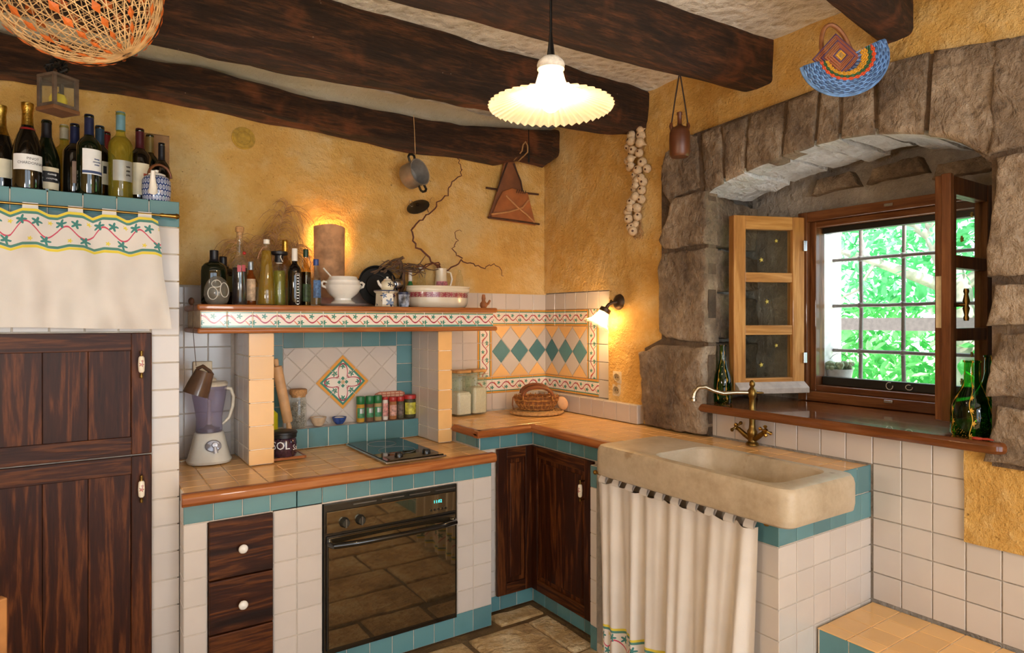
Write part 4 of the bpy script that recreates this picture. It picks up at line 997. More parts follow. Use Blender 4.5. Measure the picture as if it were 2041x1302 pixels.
# ---------------------------------------------------------------- bottles
SHAPES = {
 'bordeaux': [(0, 0), (.93, 0), (1, .02), (1, .60), (.96, .64), (.75, .69), (.45, .73), (.37, .76), (.36, .96), (.40, .965), (.40, .985), (.36, 1), (0, 1)],
 'burgundy': [(0, 0), (.95, 0), (1, .02), (1, .42), (.93, .52), (.72, .64), (.48, .74), (.36, .80), (.34, .96), (.40, .965), (.40, .985), (.34, 1), (0, 1)],
 'champagne': [(0, 0), (.95, 0), (1, .02), (1, .38), (.92, .50), (.70, .62), (.48, .70), (.36, .76), (.33, .93), (.40, .94), (.40, .97), (.34, .99), (0, 1)],
 'cone': [(0, 0), (.96, 0), (1, .02), (.92, .25), (.72, .60), (.55, .82), (.38, .87), (.30, .90), (.30, .97), (0, .97)],
 'tall': [(0, 0), (.95, 0), (1, .02), (1, .52), (.93, .58), (.62, .64), (.42, .68), (.40, .95), (.46, .96), (.46, .97), (0, .97)],
 'square': [(0, 0), (.95, 0), (1, .03), (1, .58), (.9, .66), (.55, .74), (.4, .78), (.4, .95), (0, .95)],
 'short': [(0, 0), (.95, 0), (1, .03), (1, .55), (.94, .62), (.6, .70), (.38, .76), (.36, .97), (0, .97)],
 'flask': [(0, 0), (.9, 0), (1, .03), (1, .62), (.95, .70), (.7, .77), (.32, .80), (.26, .84), (.26, .97), (0, .97)],
 'jug': [(0, 0), (.93, 0), (1, .025), (1, .30), (.96, .40), (.82, .50), (.58, .60), (.44, .68), (.38, .75), (.36, .97), (.42, .975), (.42, 1), (.34, 1), (.30, .97), (0, .97)],
}
def rad_at(shape, R, H, z):
    P = SHAPES[shape]
    for (r0, z0), (r1, z1) in zip(P, P[1:]):
        if z0 <= z/H <= z1 and z1 > z0: return R*(r0+(r1-r0)*(z/H-z0)/(z1-z0))
    return R
def wrap(R, z0, z1, a0, a1, n=18, eps=.0008, taper=None):
    f = taper or (lambda z: R)
    return G().grid(lambda u, v: ((f(z0+(z1-z0)*v)+eps)*sin(a0+(a1-a0)*u), -(f(z0+(z1-z0)*v)+eps)*cos(a0+(a1-a0)*u), z0+(z1-z0)*v), n, 4)
def scribble(R, z0, z1, a0, a1, rows, seed, eps=.0014, taper=None, w=.0007):
    """unreadable fine print as thin strokes"""
    q = random.Random(seed); g = G(); f = taper or (lambda z: R)
    for k in range(rows):
        z = z1-(z1-z0)*(k+.5)/rows; h = (z1-z0)/rows*.28; L = q.uniform(.5, 1.); am, d = (a0+a1)/2, (a1-a0)/2*L
        pts = [((f(z)+eps)*sin(am+d*t), -(f(z)+eps)*cos(am+d*t), z+h*sin(t*23+k)*q.uniform(.4, 1)) for t in [i/20-1 for i in range(41)]]
        g.tube(pts, w, 3, caps=False)
    return g
def bottle(name, label, loc, shape, R, H, glass, cap=None, lab=(), rot=0., group=None, fill=None, cat='bottle', nsides=28, capz=None, flat=1., ink=None, lean=None, pname='glass'):
    """cap=(material, z0, z1, extra radius); lab: list of (z0, z1, a0, a1, material, name); fill=(material, level)"""
    t = thing(name, label, cat, loc, (0, 0, rot) if not lean else (lean[0], lean[1], rot), group)
    prof = [(r*R, z*H) for r, z in SHAPES[shape]]; S = Matrix.Diagonal((1, flat, 1, 1))
    # refine the profile for smoothness
    mk(pname, G().lathe(prof, nsides, M=S), glass, t, smooth=50)
    if fill:
        zt = fill[1]*H; fp_ = [(0, .004)] + [((r*R-.0022), max(.004, z*H)) for r, z in SHAPES[shape] if z*H < zt and r > .2] + [(rad_at(shape, R, H, zt)-.0022, zt), (0, zt)]
        mk('contents', G().lathe(fp_, nsides, M=S), fill[0], t, smooth=50)
    if cap:
        m, z0, z1, e = cap[:4]; f = lambda z: rad_at(shape, R, H, min(z, H*.955))+e
        zz = [z0+(z1-z0)*i/8 for i in range(9)]
        mk('capsule' if len(cap) < 5 else cap[4], G().lathe([(0, z0)] + [(f(z), z) for z in zz] + [(f(z1)*.9, z1+.002), (0, z1+.002)], nsides), m, t, smooth=40)
    for i, (z0, z1, a0, a1, m, nm) in enumerate(lab):
        tp = lambda z: rad_at(shape, R, H, z)
        g = wrap(R, z0, z1, a0, a1, eps=.0006+.0005*i, taper=tp)
        if flat != 1: g = G().join(g, S)
        mk(nm, g, m, t, smooth=180)
    return t
CAPB = plain('navy_capsule', '1d2547', .35, .3); CAPBG = plain('blue_grey_capsule', '2f4a60', .35, .3); CAPT = plain('pale_teal_capsule', '6f9aa6', .35, .3); CAPR = plain('red_capsule', '7e1f26', .35, .2); CAPC = plain('claret_capsule', '4a1820', .35, .2); CAPK = plain('black_capsule', '15141a', .4)
SILV = plain('silver_label', 'a9aaa3', .35, .4, .05); PINKP = plain('pinkish_paper', '9a7f6c', .7); BLUEP = plain('blue_print', '33456f', .6); BLKP = plain('black_print', '16171c', .6)
WWINE = thin_glass('pale_wine_glass', 'ece6ae', .04, lambda b: (.22, lin('b3aa3e'))); WLIQ = thin_glass('white_wine', 'eee29a', .04); Z1 = 1.8735
GP = 'wine bottles on the tall cabinet'
b1 = bottle('champagne_bottle', 'champagne bottle with gold foil neck and cream label at the cabinet end', (-2.657, -.402, Z1), 'champagne', .043, .298, DKGLASS, (GOLDF, .195, .298, .0012, 'gold_foil'), [(.045, .11, -1.0, 1.0, PAPER, 'paper_label')], -.1, GP)
b2 = bottle('champagne_bottle', 'gold foiled sparkling wine bottle with white Pinot Chardonnay label', (-2.578, -.485, Z1), 'champagne', .0435, .298, DKGLASS, (GOLDF, .222, .298, .0012, 'gold_foil'), [(.065, .118, -.95, 1.25, WPAPER, 'paper_label'), (.206, .213, -3.14, 3.14, plain('red_band', '7c1a1a', .4), 'neck_band')], -.05, GP)
mk('lettering', txt('PINOT', .0435, .103, .45).join(txt('CHARDONNAY', .0435, .088, .35)), INK, b2)
b3 = bottle('wine_bottle', 'dark burgundy bottle with black capsule and black framed label', (-2.528, -.405, Z1), 'burgundy', .041, .268, DKGREEN, (CAPK, .205, .268, .001), [(.02, .098, -.75, .95, PAPER, 'paper_label'), (.045, .083, -.35, .95, BLKP, 'black_panel')], .1, GP)
mk('print', scribble(.041, .05, .08, -.2, .85, 2, 4, .0022), WPAPER, b3)
b4 = bottle('wine_bottle', 'pale bottle with clear sealed neck behind the navy capped bottle', (-2.478, -.30, Z1), 'bordeaux', .038, .287, WWINE, (plain('clear_seal', 'a99f86', .3), .235, .287, .001), (), 0, GP)
b5 = bottle('wine_bottle', 'dark bottle with navy capsule and pinkish brown side label', (-2.445, -.375, Z1), 'bordeaux', .0385, .277, DKGLASS, (CAPB, .205, .277, .001), [(.055, .135, .0, .62, PINKP, 'paper_label')], -.2, GP)
b6 = bottle('wine_bottle', 'dark bottle with blue capsule and white label edged in blue', (-2.402, -.475, Z1), 'bordeaux', .0385, .292, DKGREEN, (CAPB, .22, .292, .001), [(.075, .165, -.55, 1.25, WPAPER, 'paper_label'), (.079, .088, -.55, 1.25, BLUEP, 'blue_stripe')], .0, GP)
mk('print', scribble(.0385, .105, .135, .25, 1.0, 3, 8), BLUEP, b6)
b7 = bottle('wine_bottle', 'dark bottle with slate blue capsule and cream shield label', (-2.368, -.385, Z1), 'bordeaux', .039, .28, DKGLASS, (CAPBG, .21, .28, .001), [(.06, .145, -.9, .9, PAPER, 'paper_label'), (.10, .128, .15, .45, BLKP, 'shield')], .1, GP)
b8 = bottle('wine_bottle', 'bottle with bright red capsule half hidden behind pale wine', (-2.345, -.285, Z1), 'bordeaux', .039, .286, DKGLASS, (CAPR, .215, .286, .001), (), 0, GP)
b9 = bottle('wine_bottle', 'pale yellow white wine bottle with teal screw cap and silver label', (-2.305, -.465, Z1), 'bordeaux', .0395, .322, WWINE, (CAPT, .255, .322, .001, 'screw_cap'), [(.065, .14, -.6, 1.2, SILV, 'silver_label')], -.1, GP, (WLIQ, .72))
mk('print', scribble(.0395, .08, .125, .35, 1.0, 3, 18), DSTEEL, b9)
b10 = bottle('wine_bottle', 'dark bottle with claret capsule and large cream label behind the teapot', (-2.240, -.41, Z1), 'bordeaux', .038, .285, DKGLASS, (CAPC, .21, .285, .001), [(.03, .15, -.8, .95, PAPER, 'paper_label'), (.10, .112, .35, .8, plain('red_print', 'a5472f', .6), 'red_crest')], -.1, GP)
b11 = bottle('wine_bottle', 'bottle with dull gold capsule in front of the cardboard carton', (-2.198, -.30, Z1), 'bordeaux', .037, .298, DKGREEN, (plain('dull_gold', '8a7442', .4, .5), .225, .298, .001), (), 0, GP)
b12 = bottle('wine_bottle', 'short bottle with black cap beside the cardboard carton', (-2.163, -.368, Z1), 'bordeaux', .03, .252, DKGLASS, (CAPK, .185, .252, .001), (), 0, GP)
bx = thing('cardboard_carton', 'brown cardboard carton standing behind the bottles', 'carton', (-2.178, -.19, Z1))
mk('box', G().box((-.055, -.055, 0), (.055, .055, .315)), plain('cardboard', '8e6a45', .85, 0, .1), bx, bevel=.002); mk('flap', G().box((-.055, -.055, .3155), (.055, -.002, .318)), plain('cardboard', '8e6a45', .85), bx)
# blue and white teapot
def m_hex():
    b = Bld('blue_lattice_porcelain'); x, y, z = b.xyz('UV'); u = x*26.; v = y*95.
    r = (v*.5).op('FLOOR').mod(2.); du = (u + r*.5).mod(1.) - .5; dv = v.mod(2.) - 1.
    d = (du*du*4. + dv*dv*.9).sqrt(); ring = d.band(.62, .16); dot = d.lt(.2)
    b.set(col=b.mix(ring.max(dot), lin('3a4d7e'), lin('c7cedd')), rough=.15); return b.m
tp = thing('teapot', 'blue and white patterned teapot with brown cane handle', 'teapot', (-2.192, -.497, Z1), (0, 0, .3))
mk('body', G().lathe([(0, 0), (.043, 0), (.046, .008), (.049, .04), (.048, .078), (.040, .092), (.030, .096), (0, .096)], 32), m_hex(), tp, smooth=50)
mk('lid', G().lathe([(.031, .096), (.030, .102), (.015, .108), (.006, .110), (.008, .118), (0, .121)], 24), PORC, tp, smooth=True)
mk('spout', G().tube([(-.028, -.038, .03), (-.034, -.056, .045), (-.040, -.066, .075), (-.042, -.074, .100)], [.016, .013, .009, .007], 12), PORC, tp, smooth=True)
mk('handle', G().tube([(.035+.0*t, -.012, .088) if False else (.012+.040*cos(t), .0, .096+.045*sin(t)) for t in [i*pi/12 for i in range(13)]], .005, 8), plain('cane_brown', '6a3c1e', .5), tp, smooth=True)
# ---------------------------------------------------------------- hanging lantern
ln = thing('candle_lantern', 'small dark wooden lantern with yellow candle hanging from beam', 'lantern', (-2.487, -.745, 2.095), (0, 0, .62)); ln.scale = (.8, .8, .88)
LNM = plain('dark_lantern_wood', '55463a', .6, 0, .3); S_ = .043
mk('base', G().box((-.052, -.052, -.010), (.052, .052, .004)), plain('lantern_base', '6b4528', .6), ln, bevel=.002); mk('roof_board', G().box((-.05, -.05, .110), (.05, .05, .120)), LNM, ln, bevel=.002)
for sx in (-1, 1):
    for sy in (-1, 1): mk('post', G().box((sx*S_-.006, sy*S_-.006, .004), (sx*S_+.006, sy*S_+.006, .110)), LNM, ln)
for a in range(4):
    M = RZ(a*pi/2); mk('pane', G().box((-.037, -S_-.001, .012), (.037, -S_+.001, .104), M=M), CLEAR, ln); mk('bottom_rail', G().box((-.037, -S_-.004, .004), (.037, -S_+.004, .016), M=M), LNM, ln)
mk('candle', G().lathe([(0, .004), (.030, .004), (.031, .04), (.024, .054), (.012, .058), (0, .056)], 20), plain('yellow_wax', 'e6c832', .5), ln, smooth=True); mk('wick', G().tube([(0, 0, .056), (.001, 0, .066)], .0012, 5), BLK, ln)
g = G()
for k in range(26):
    a = k*2.4; r = .012+.026*((k*7) % 10)/10; z = .121+.05*((k*3) % 10)/10
    g.tube([(r*cos(a), r*sin(a), z), (r*1.25*cos(a+.5), r*1.25*sin(a+.5), z+.016), (r*.9*cos(a+1.1), r*.9*sin(a+1.1), z+.022)], [.004, .006, .002], 6)
mk('iron_scrollwork', g, IRON, ln, smooth=True); mk('hanger', G().tube([(0, 0, .120), (0, 0, .19), (.006, .0, .24), (.006, -.0, .272)], .003, 6), IRON, ln, smooth=True)
# ---------------------------------------------------------------- net lampshade basket
nb = thing('string_net_basket', 'large straw string net basket with orange strips hanging at ceiling', 'basket', (-2.44, -1.172, 2.335))
STR = plain('straw_string', 'dcb27a', .8, 0, .2); OST = plain('orange_strip', 'c9641f', .6, 0, .15)
def sph(th, ph, R=.205):
    r = R*(1+.04*sin(3*ph)*cos(th)); return Vector((r*cos(th)*cos(ph), r*cos(th)*sin(ph), R*1.02*sin(th)))
AX = Vector((-.54, .0, .80)).to_track_quat('Z', 'Y').to_matrix()
g = G(); NM = 44
for fam in (1, -1):
    for k in range(NM):
        g.tube([tuple(AX @ sph(-1.50+2.6*i/26, 2*pi*k/NM + fam*1.15*i/26)) for i in range(27)], .0016, 3, caps=False)
for k in range(30): g.tube([tuple(AX @ sph(-1.48+k*.088, 2*pi*i/40, .204)) for i in range(40)], .0011, 3, closed=True)
o = mk('net', g, STR, nb); o['kind'] = 'stuff'
for k in range(13):
    ph = 2*pi*k/13+.2; g = G()
    for i in range(13):
        a, c = -1.30+.19*i, -1.30+.19*i+.17; P0, P1 = AX @ sph(a, ph+.25*i/13, .211), AX @ sph(c, ph+.25*(i+.8)/13, .211); mid = (P0+P1)/2
        t = (P1-P0).normalized(); nrm = mid.normalized(); w = t.cross(nrm)*(.015*max(.4, cos(a)))
        g.add([P0, mid+w, P1, mid-w, mid+nrm*.003], [(0, 1, 4), (1, 2, 4), (2, 3, 4), (3, 0, 4)])
    mk('orange_strip', g, OST, nb)
mk('hanging_cord', G().tube([(0, 0, .18), (0, 0, .275)], .003, 6), STR, nb)
# ---------------------------------------------------------------- hood shelf display
ZS = 1.4975; GS = 'bottles on the hood shelf'
OIL = thin_glass('olive_oil', 'f2df86', .04, lambda b: (.4, lin('b3901e'))); OIL2 = thin_glass('green_oil', 'e8e79a', .04, lambda b: (.35, lin('a3a03a'))); REDW = plain('dark_red_liqueur', '14060c', .1, 0, .2, 6, 0, .4); AMB = thin_glass('amber_liquor', 'e6b27a', .04, lambda b: (.3, lin('a05a26')))
bottle('liqueur_bottle', 'broad black liqueur flask with black tassel cap at the shelf end', (-1.952, -.235, ZS), 'flask', .052, .232, DKGREEN, (CAPK, .185, .232, .004, 'cap'), (), 0, GS, flat=.62)
bottle('liqueur_bottle', 'second dark flask with black cap half hidden by its neighbour', (-1.902, -.15, ZS), 'flask', .05, .215, DKGLASS, (CAPK, .17, .215, .003, 'cap'), [(.06, .13, -.5, .9, plain('olive_label', '5a5428', .6), 'label')], 0, GS, flat=.62)
dc = thing('glass_apple', 'squat clear glass paperweight apple with embossed leaves', 'glass ornament', (-1.956, -.325, ZS))
CG = thin_glass('thick_clear_glass', 'efece6', .08, lambda b: (.25, lin('a8a296')))
mk('body', G().lathe([(0, .002), (.030, 0), (.042, .012), (.050, .04), (.048, .07), (.036, .098), (.022, .112), (.012, .118), (0, .116)], 28), CG, dc, smooth=True)
for a0, a1, z0, z1 in ((-.9, -.1, .02, .07), (.1, .9, .03, .09), (-.6, .2, .07, .10)):
    pr = lambda z: .0495*sqrt(max(.1, 1-((z-.05)/.078)**2))
    mk('embossed_leaf', G().tube([((pr(z)+.001)*sin(a), -(pr(z)+.001)*cos(a), z) for a, z in [((a0+a1)/2+(a1-a0)/2*cos(t), (z0+z1)/2+(z1-z0)/2*sin(t)) for t in [i*pi/12 for i in range(24)]]], .0016, 5, closed=True), plain('pale_glass_edge', 'cfcac0', .2), dc, smooth=True)
t = bottle('liqueur_bottle', 'tall corked clear bottle of dark red liqueur with two pink hearts', (-1.862, -.30, ZS), 'tall', .0305, .318, CLEAR, None, [(.140, .168, -.5, .0, plain('pink_seal', 'b5505a', .5), 'pink_heart'), (.142, .170, .1, .62, plain('pink_seal', 'b5505a', .5), 'pink_heart')], 0, GS, (REDW, .50))
mk('cork', G().lathe([(.011, .285), (.0125, .310), (.017, .312), (.018, .332), (.014, .336), (0, .336)], 18), CORK, t, smooth=40); mk('wax_drop', G().sphere((.017, -.008, .222), .0075, 10, 8), plain('red_wax', 'b02a24', .4), t, smooth=True)
bottle('liqueur_bottle', 'small amber bottle with silver cap and pale flowered label', (-1.808, -.255, ZS), 'short', .0225, .19, AMB, (plain('silver_cap', '9aa3ad', .3, .6), .155, .19, .003, 'cap'), [(.02, .115, -.9, .9, plain('flowered_paper', 'c7a989', .7, 0, .35, 40), 'label')], 0, GS)
t = bottle('oil_bottle', 'tall conical bottle of olive oil with white stopper and ribbon', (-1.752, -.30, ZS), 'cone', .0375, .285, CLEAR, (PORC, .268, .286, .002, 'stopper'), (), 0, GS, (OIL, .84))
mk('ribbon', G().tube([(.0, -.014, .255), (-.02, -.018, .25), (-.034, -.018, .225), (-.040, -.016, .20)], .0016, 5), plain('pink_ribbon', 'c08a6a', .7), t); mk('herbs', G().tube([(.004, 0, .02), (-.004, .004, .1), (.004, -.003, .2)], [.012, .011, .005], 7), plain('steeped_herbs', '6e3f14', .8, 0, .4, 60), t)
t = bottle('oil_bottle', 'square shouldered oil bottle tied with a black and white ribbon', (-1.69, -.268, ZS), 'square', .0285, .235, CLEAR, (CAPK, .195, .24, .008, 'cloth_cap'), (), 0, GS, (OIL2, .66))
mk('ribbon', G().tube([(.012*cos(a), .012*sin(a)-.0, .19) for a in [i*pi/8 for i in range(16)]], .002, 5, closed=True).tube([(.006, -.018, .235), (.0, -.021, .215), (.01, -.020, .195)], .0022, 5), plain('white_ribbon', 'd8d2c8', .7), t)
bottle('liqueur_bottle', 'frosted bottle with gold cork capsule standing behind the oil bottles', (-1.643, -.185, ZS), 'bordeaux', .030, .303, thin_glass('frosted_glass', 'e0d4bc', .3), (GOLDF, .245, .303, .002), (), 0, GS)
t = bottle('vinegar_bottle', 'slim black bottle with white cap and white framed script', (-1.636, -.318, ZS), 'bordeaux', .0292, .252, BLK, (PORC, .198, .252, .002, 'white_cap'), (), 0, GS)
g = scribble(.0292, .0, .14, -.02, .42, 11, 30, w=.0007); fr_ = G()
for (a0, z0), (a1, z1) in (((-.1, .008), (.5, .008)), ((.5, .008), (.5, .142)), ((.5, .142), (-.1, .142)), ((-.1, .142), (-.1, .008))):
    fr_.tube([(.0305*sin(a0+(a1-a0)*i/6), -.0305*cos(a0+(a1-a0)*i/6), z0+(z1-z0)*i/6) for i in range(7)], .0007, 3)
mk('white_script', g.join(fr_), WPAPER, t)
t = bottle('liqueur_bottle', 'green capped bottle of dark berry liqueur with green label', (-1.570, -.262, ZS), 'bordeaux', .0235, .258, thin_glass('amber_clear', 'f0dcae', .05), (plain('green_cap', '1d3a26', .35), .225, .258, .003, 'cap'), [(.02, .10, -.9, .9, plain('dark_green_label', '3d4f2c', .5, 0, .5, 60), 'label')], 0, GS, (REDW, .60))
for s in (-1, 1): mk('wire_bail', G().tube([(s*.009, -.008, .222), (s*.022, -.010, .195), (s*.012, -.012, .165)], .0012, 5), DSTEEL, t)
bottle('liqueur_bottle', 'small clear bottle with blue cap and blue printed label', (-1.546, -.335, ZS), 'short', .0228, .208, CLEAR, (plain('blue_cap', '27407e', .35), .182, .208, .004, 'cap'), [(.035, .115, -.8, .8, plain('blue_label', '3c5c86', .5, 0, .6, 70), 'label')], 0, GS, (thin_glass('clear_spirit', 'ead9b8', .04), .6))
# pampas plumes behind
pp = thing('pampas_plumes', 'dried brown pampas plumes leaning on the ochre wall', 'dried plant', (-1.70, -.08, ZS)); PAM = plain('dried_grass', 'a87c50', .9, 0, .3)
def plume(base, tip, bend, n, L, seed):
    q = random.Random(seed); g = G(); B0, T0 = Vector(base), Vector(tip); st = []
    for i in range(12): t = i/11; st.append(B0.lerp(T0, t) + Vector(bend)*sin(pi*t)*.5)
    g.tube([tuple(p) for p in st], [.003-.002*i/11 for i in range(12)], 5)
    for k in range(n):
        t = .35+.65*k/n; i = min(10, int(t*11)); p = st[i].lerp(st[i+1], t*11-i); s = q.choice((-1, 1)); l = L*(1.15-.6*abs(t-.6))*q.uniform(.45, 1.2)
        d = (st[i+1]-st[i]).normalized(); cv = q.uniform(.45, .95); sd_ = Vector((d.z*s, q.uniform(-.35, .1), -d.x*s)); pts = [p]
        for j in range(1, 6): u = j/5; pts.append(p + d*l*(u-.75*u*u) + sd_*l*u*cv - Vector((0, 0, l*(1.35-cv)*u*u)))
        g.tube([tuple(a) for a in pts], [.0017, .0017, .0016, .0014, .0012, .0008], 3, caps=False)
    return g
for i, (b_, tp_, bd, n, L) in enumerate([((-1.70, -.08, ZS+.02), (-1.60, -.07, 2.0), (-.03, 0, 0), 75, .14), ((-1.71, -.08, ZS+.02), (-1.84, -.08, 1.80), (.0, 0, .06), 65, .13), ((-1.69, -.09, ZS+.02), (-1.55, -.08, 1.80), (0, 0, .05), 60, .12), ((-1.70, -.07, ZS+.02), (-1.72, -.07, 1.82), (.03, 0, 0), 70, .11)]):
    mk('plume', plume(b_, tp_, bd, n, L, i), PAM, pp, world=True)
# terracotta tile wall light
tw = thing('terracotta_wall_light', 'terracotta roof tile wall light glowing onto the ochre plaster', 'wall lamp', (-1.385, -.02, 1.62))
def rooft(u, v):
    a = -1.25+2.5*u; z = 1.545+.36*v; return (-1.385+.085*sin(a)*(1-.06*(1-v)), -.020-.075*cos(a)-.004*0+.012, z + .006*cos(a*2)*v)
g = G().grid(rooft, 24, 14); g2 = G().grid(lambda u, v: tuple(Vector(rooft(u, v)) + Vector((-.011*sin(-1.25+2.5*u), .011*cos(-1.25+2.5*u), 0))), 24, 14, flip=True)
mk('tile_shade', g.join(g2), plain('aged_roof_tile', 'b98a62', .85, 0, .3, 16, .4), tw, world=True, smooth=180)
EMW = Bld('warm_bulb'); EMW.set(col=lin('ffe0b0'), em=lin('ffc070'), ems=230.); EMW = EMW.m
mk('bulb', G().lathe([(0, 0), (.008, .002), (.010, .03), (.008, .055), (0, .06)], 12), EMW, tw, (-1.385, -.045, 1.815), world=True, smooth=True); mk('lamp_holder', G().lathe([(0, -.03), (.012, -.03), (.012, .0), (0, .0)], 14), PORC, tw, (-1.385, -.045, 1.815), world=True, smooth=40)
mk('bracket', G().box((-1.395, -.045, 1.79), (-1.375, -.010, 1.80)), IRON, tw, world=True)
# tureen on plate
tu = thing('soup_tureen', 'white porcelain soup tureen with foot and side handles', 'tureen', (-1.383, -.225, ZS+.013))
mk('bowl', G().lathe([(0, 0), (.056, 0), (.058, .006), (.040, .018), (.040, .026), (.066, .048), (.084, .075), (.088, .088), (.080, .098), (.078, .106), (.080, .112), (.073, .112), (.065, .13), (.076, .085), (.05, .045), (0, .036)], 36), PORC, tu, smooth=True)
for s in (-1, 1): mk('side_handle', G().tube([(s*.080, 0, .076), (s*.100, 0, .084), (s*.104, 0, .098), (s*.094, 0, .106), (s*.078, 0, .102)], [.006, .006, .007, .006, .005], 8), PORC, tu, smooth=True)
la = mk('ladle', G().tube([(-.01, .0, .065), (-.045, .0, .115), (-.095, .0, .168)], [.006, .004, .004], 8).sphere((-.005, 0, .06), (.022, .022, .012), 12, 8), PORC, tu, smooth=True)
tag(mk('serving_plate', G().lathe([(0, .004), (.075, .004), (.085, .003), (.120, .013), (.122, .0125), (.088, 0), (.04, 0), (0, 0)], 40), PORC, None, (-1.383, -.225, ZS), smooth=True), 'white oval serving plate beneath the soup tureen', 'plate')
# black pan
bp_ = thing('cast_iron_pan', 'round black cast iron pan leaning on the wall behind the small teapot', 'pan', (-1.16, -.12, ZS), (-.20, 0, 0))
mk('disc', G().lathe([(0, .0), (.098, .0), (.105, .010), (.108, .022), (.104, .022), (.096, .008), (0, .008)], 40, M=TR(0, 0, .110) @ Matrix.Rotation(pi/2, 4, 'X')), plain('black_cast_iron', '121110', .5, .2, .3), bp_, smooth=50)
mk('rib', G().tube([(.06*cos(t), -.012, .110+.06*sin(t)) for t in [i*pi/18 for i in range(36)]], .004, 6, closed=True), plain('black_cast_iron', '121110', .5), bp_, smooth=True)
mk('loop_handle', G().tube([(.10, .0, .11), (.135, 0, .16), (.15, 0, .19)], [.006, .005, .004], 8), plain('black_cast_iron', '121110', .5), bp_, smooth=True)
# stove-warmer and small teapot
def m_delft():
    b = Bld('blue_painted_cream'); x, y, z = b.xyz(); f = flower(x.abs(), z, .026, .055, .014).max(flower(x, z, 0., .022, .022)).max(z.band(.079, .0025)); f = f.max(b.noise(55, 2).gt(.66)*.8)
    b.set(col=b.mix(f, lin('dccfb4'), lin('2c3a5e')), rough=.2); return b.m
DEL = m_delft()
wm = thing('teapot_warmer', 'cream and blue ceramic teapot warmer on the hood shelf', 'warmer', (-1.178, -.262, ZS))
mk('body', G().lathe([(0, 0), (.052, 0), (.055, .004), (.052, .012), (.050, .065), (.058, .072), (.062, .078), (.060, .082), (0, .082)], 6, M=RZ(.3)), DEL, wm)
mt = thing('mini_teapot', 'tiny cream teapot with painted leaves sitting on the warmer', 'teapot', (-1.172, -.262, ZS+.082))
def m_leafp():
    b = Bld('leaf_painted_cream'); x, y, z = b.xyz(); f = flower(x, z, 0., .028, .013).max(flower(x, z, .018, .024, .008)); b.set(col=b.mix(f, lin('ddd3b8'), lin('3a3c44')), rough=.2); return b.m
mk('pot', G().lathe([(0, 0), (.026, 0), (.032, .010), (.034, .022), (.030, .040), (.020, .050), (0, .051)], 24), m_leafp(), mt, smooth=True)
mk('lid', G().lathe([(.020, .050), (.016, .056), (.005, .060), (.006, .067), (0, .069)], 18), PORC, mt, smooth=True)
mk('spout', G().tube([(-.028, 0, .018), (-.042, 0, .030), (-.050, 0, .048)], [.009, .007, .005], 8), PORC, mt, smooth=True); mk('handle', G().tube([(.030, 0, .040), (.046, 0, .042), (.050, 0, .028), (.040, 0, .014), (.032, 0, .012)], .0035, 8), plain('dark_blue_glaze', '2a3552', .2), mt, smooth=True)
cp = thing('painted_cup', 'small white and dark blue painted cup beside the teapot warmer', 'cup', (-1.118, -.338, ZS))
mk('cup', G().lathe([(0, 0), (.022, 0), (.026, .012), (.028, .066), (.030, .070), (.027, .070), (.024, .012), (0, .006)], 24), plain('blue_mottled_glaze', '8c96a8', .2, 0, .9, 30), cp, smooth=True); mk('rim_band', G().lathe([(.0285, .060), (.0305, .0705), (.0295, .0712), (.0275, .060)], 24), plain('dark_blue_glaze', '2a3552', .2), cp, smooth=True)
# driftwood twigs
dt = thing('driftwood_twigs', 'arched bundle of dry brown vine twigs above the black pan', 'twigs', (-1.15, -.06, ZS)); TWG = plain('dry_twig', '5d4632', .9, 0, .35)
def twig(pts, r0, r1, seed, wob=.006):
    q = random.Random(seed); P = [Vector(p) for p in pts]; out = []
    for i in range(len(P)-1):
        for j in range(4): out.append(P[i].lerp(P[i+1], j/4) + Vector((q.uniform(-wob, wob), q.uniform(-wob, wob)*.5, q.uniform(-wob, wob))))
    out.append(P[-1]); n = len(out); return G().tube([tuple(p) for p in out], [r0+(r1-r0)*i/(n-1) for i in range(n)], 6)
mk('twig', twig([(-1.33, -.10, 1.50), (-1.27, -.09, 1.60), (-1.18, -.08, 1.68), (-1.08, -.07, 1.73), (-1.0, -.07, 1.77)], .010, .006, 1), TWG, dt, world=True, smooth=True)
for k in range(13):
    q = random.Random(k+40); x = -1.2+.02*k; mk('twig', twig([(x, -.08+q.uniform(-.03, .03), 1.66+.006*k+q.uniform(-.02, .02)), (x+.06, -.08+q.uniform(-.03, .02), 1.71+q.uniform(-.03, .03)), (x+.12+q.uniform(-.03, .05), -.08, 1.72+q.uniform(-.06, .07))], .006, .002, k), TWG, dt, world=True, smooth=True)
mk('twig', twig([(-1.03, -.08, 1.75), (-1.0, -.08, 1.66), (-1.02, -.08, 1.56), (-1.0, -.08, 1.50)], .012, .008, 80), TWG, dt, world=True, smooth=True)
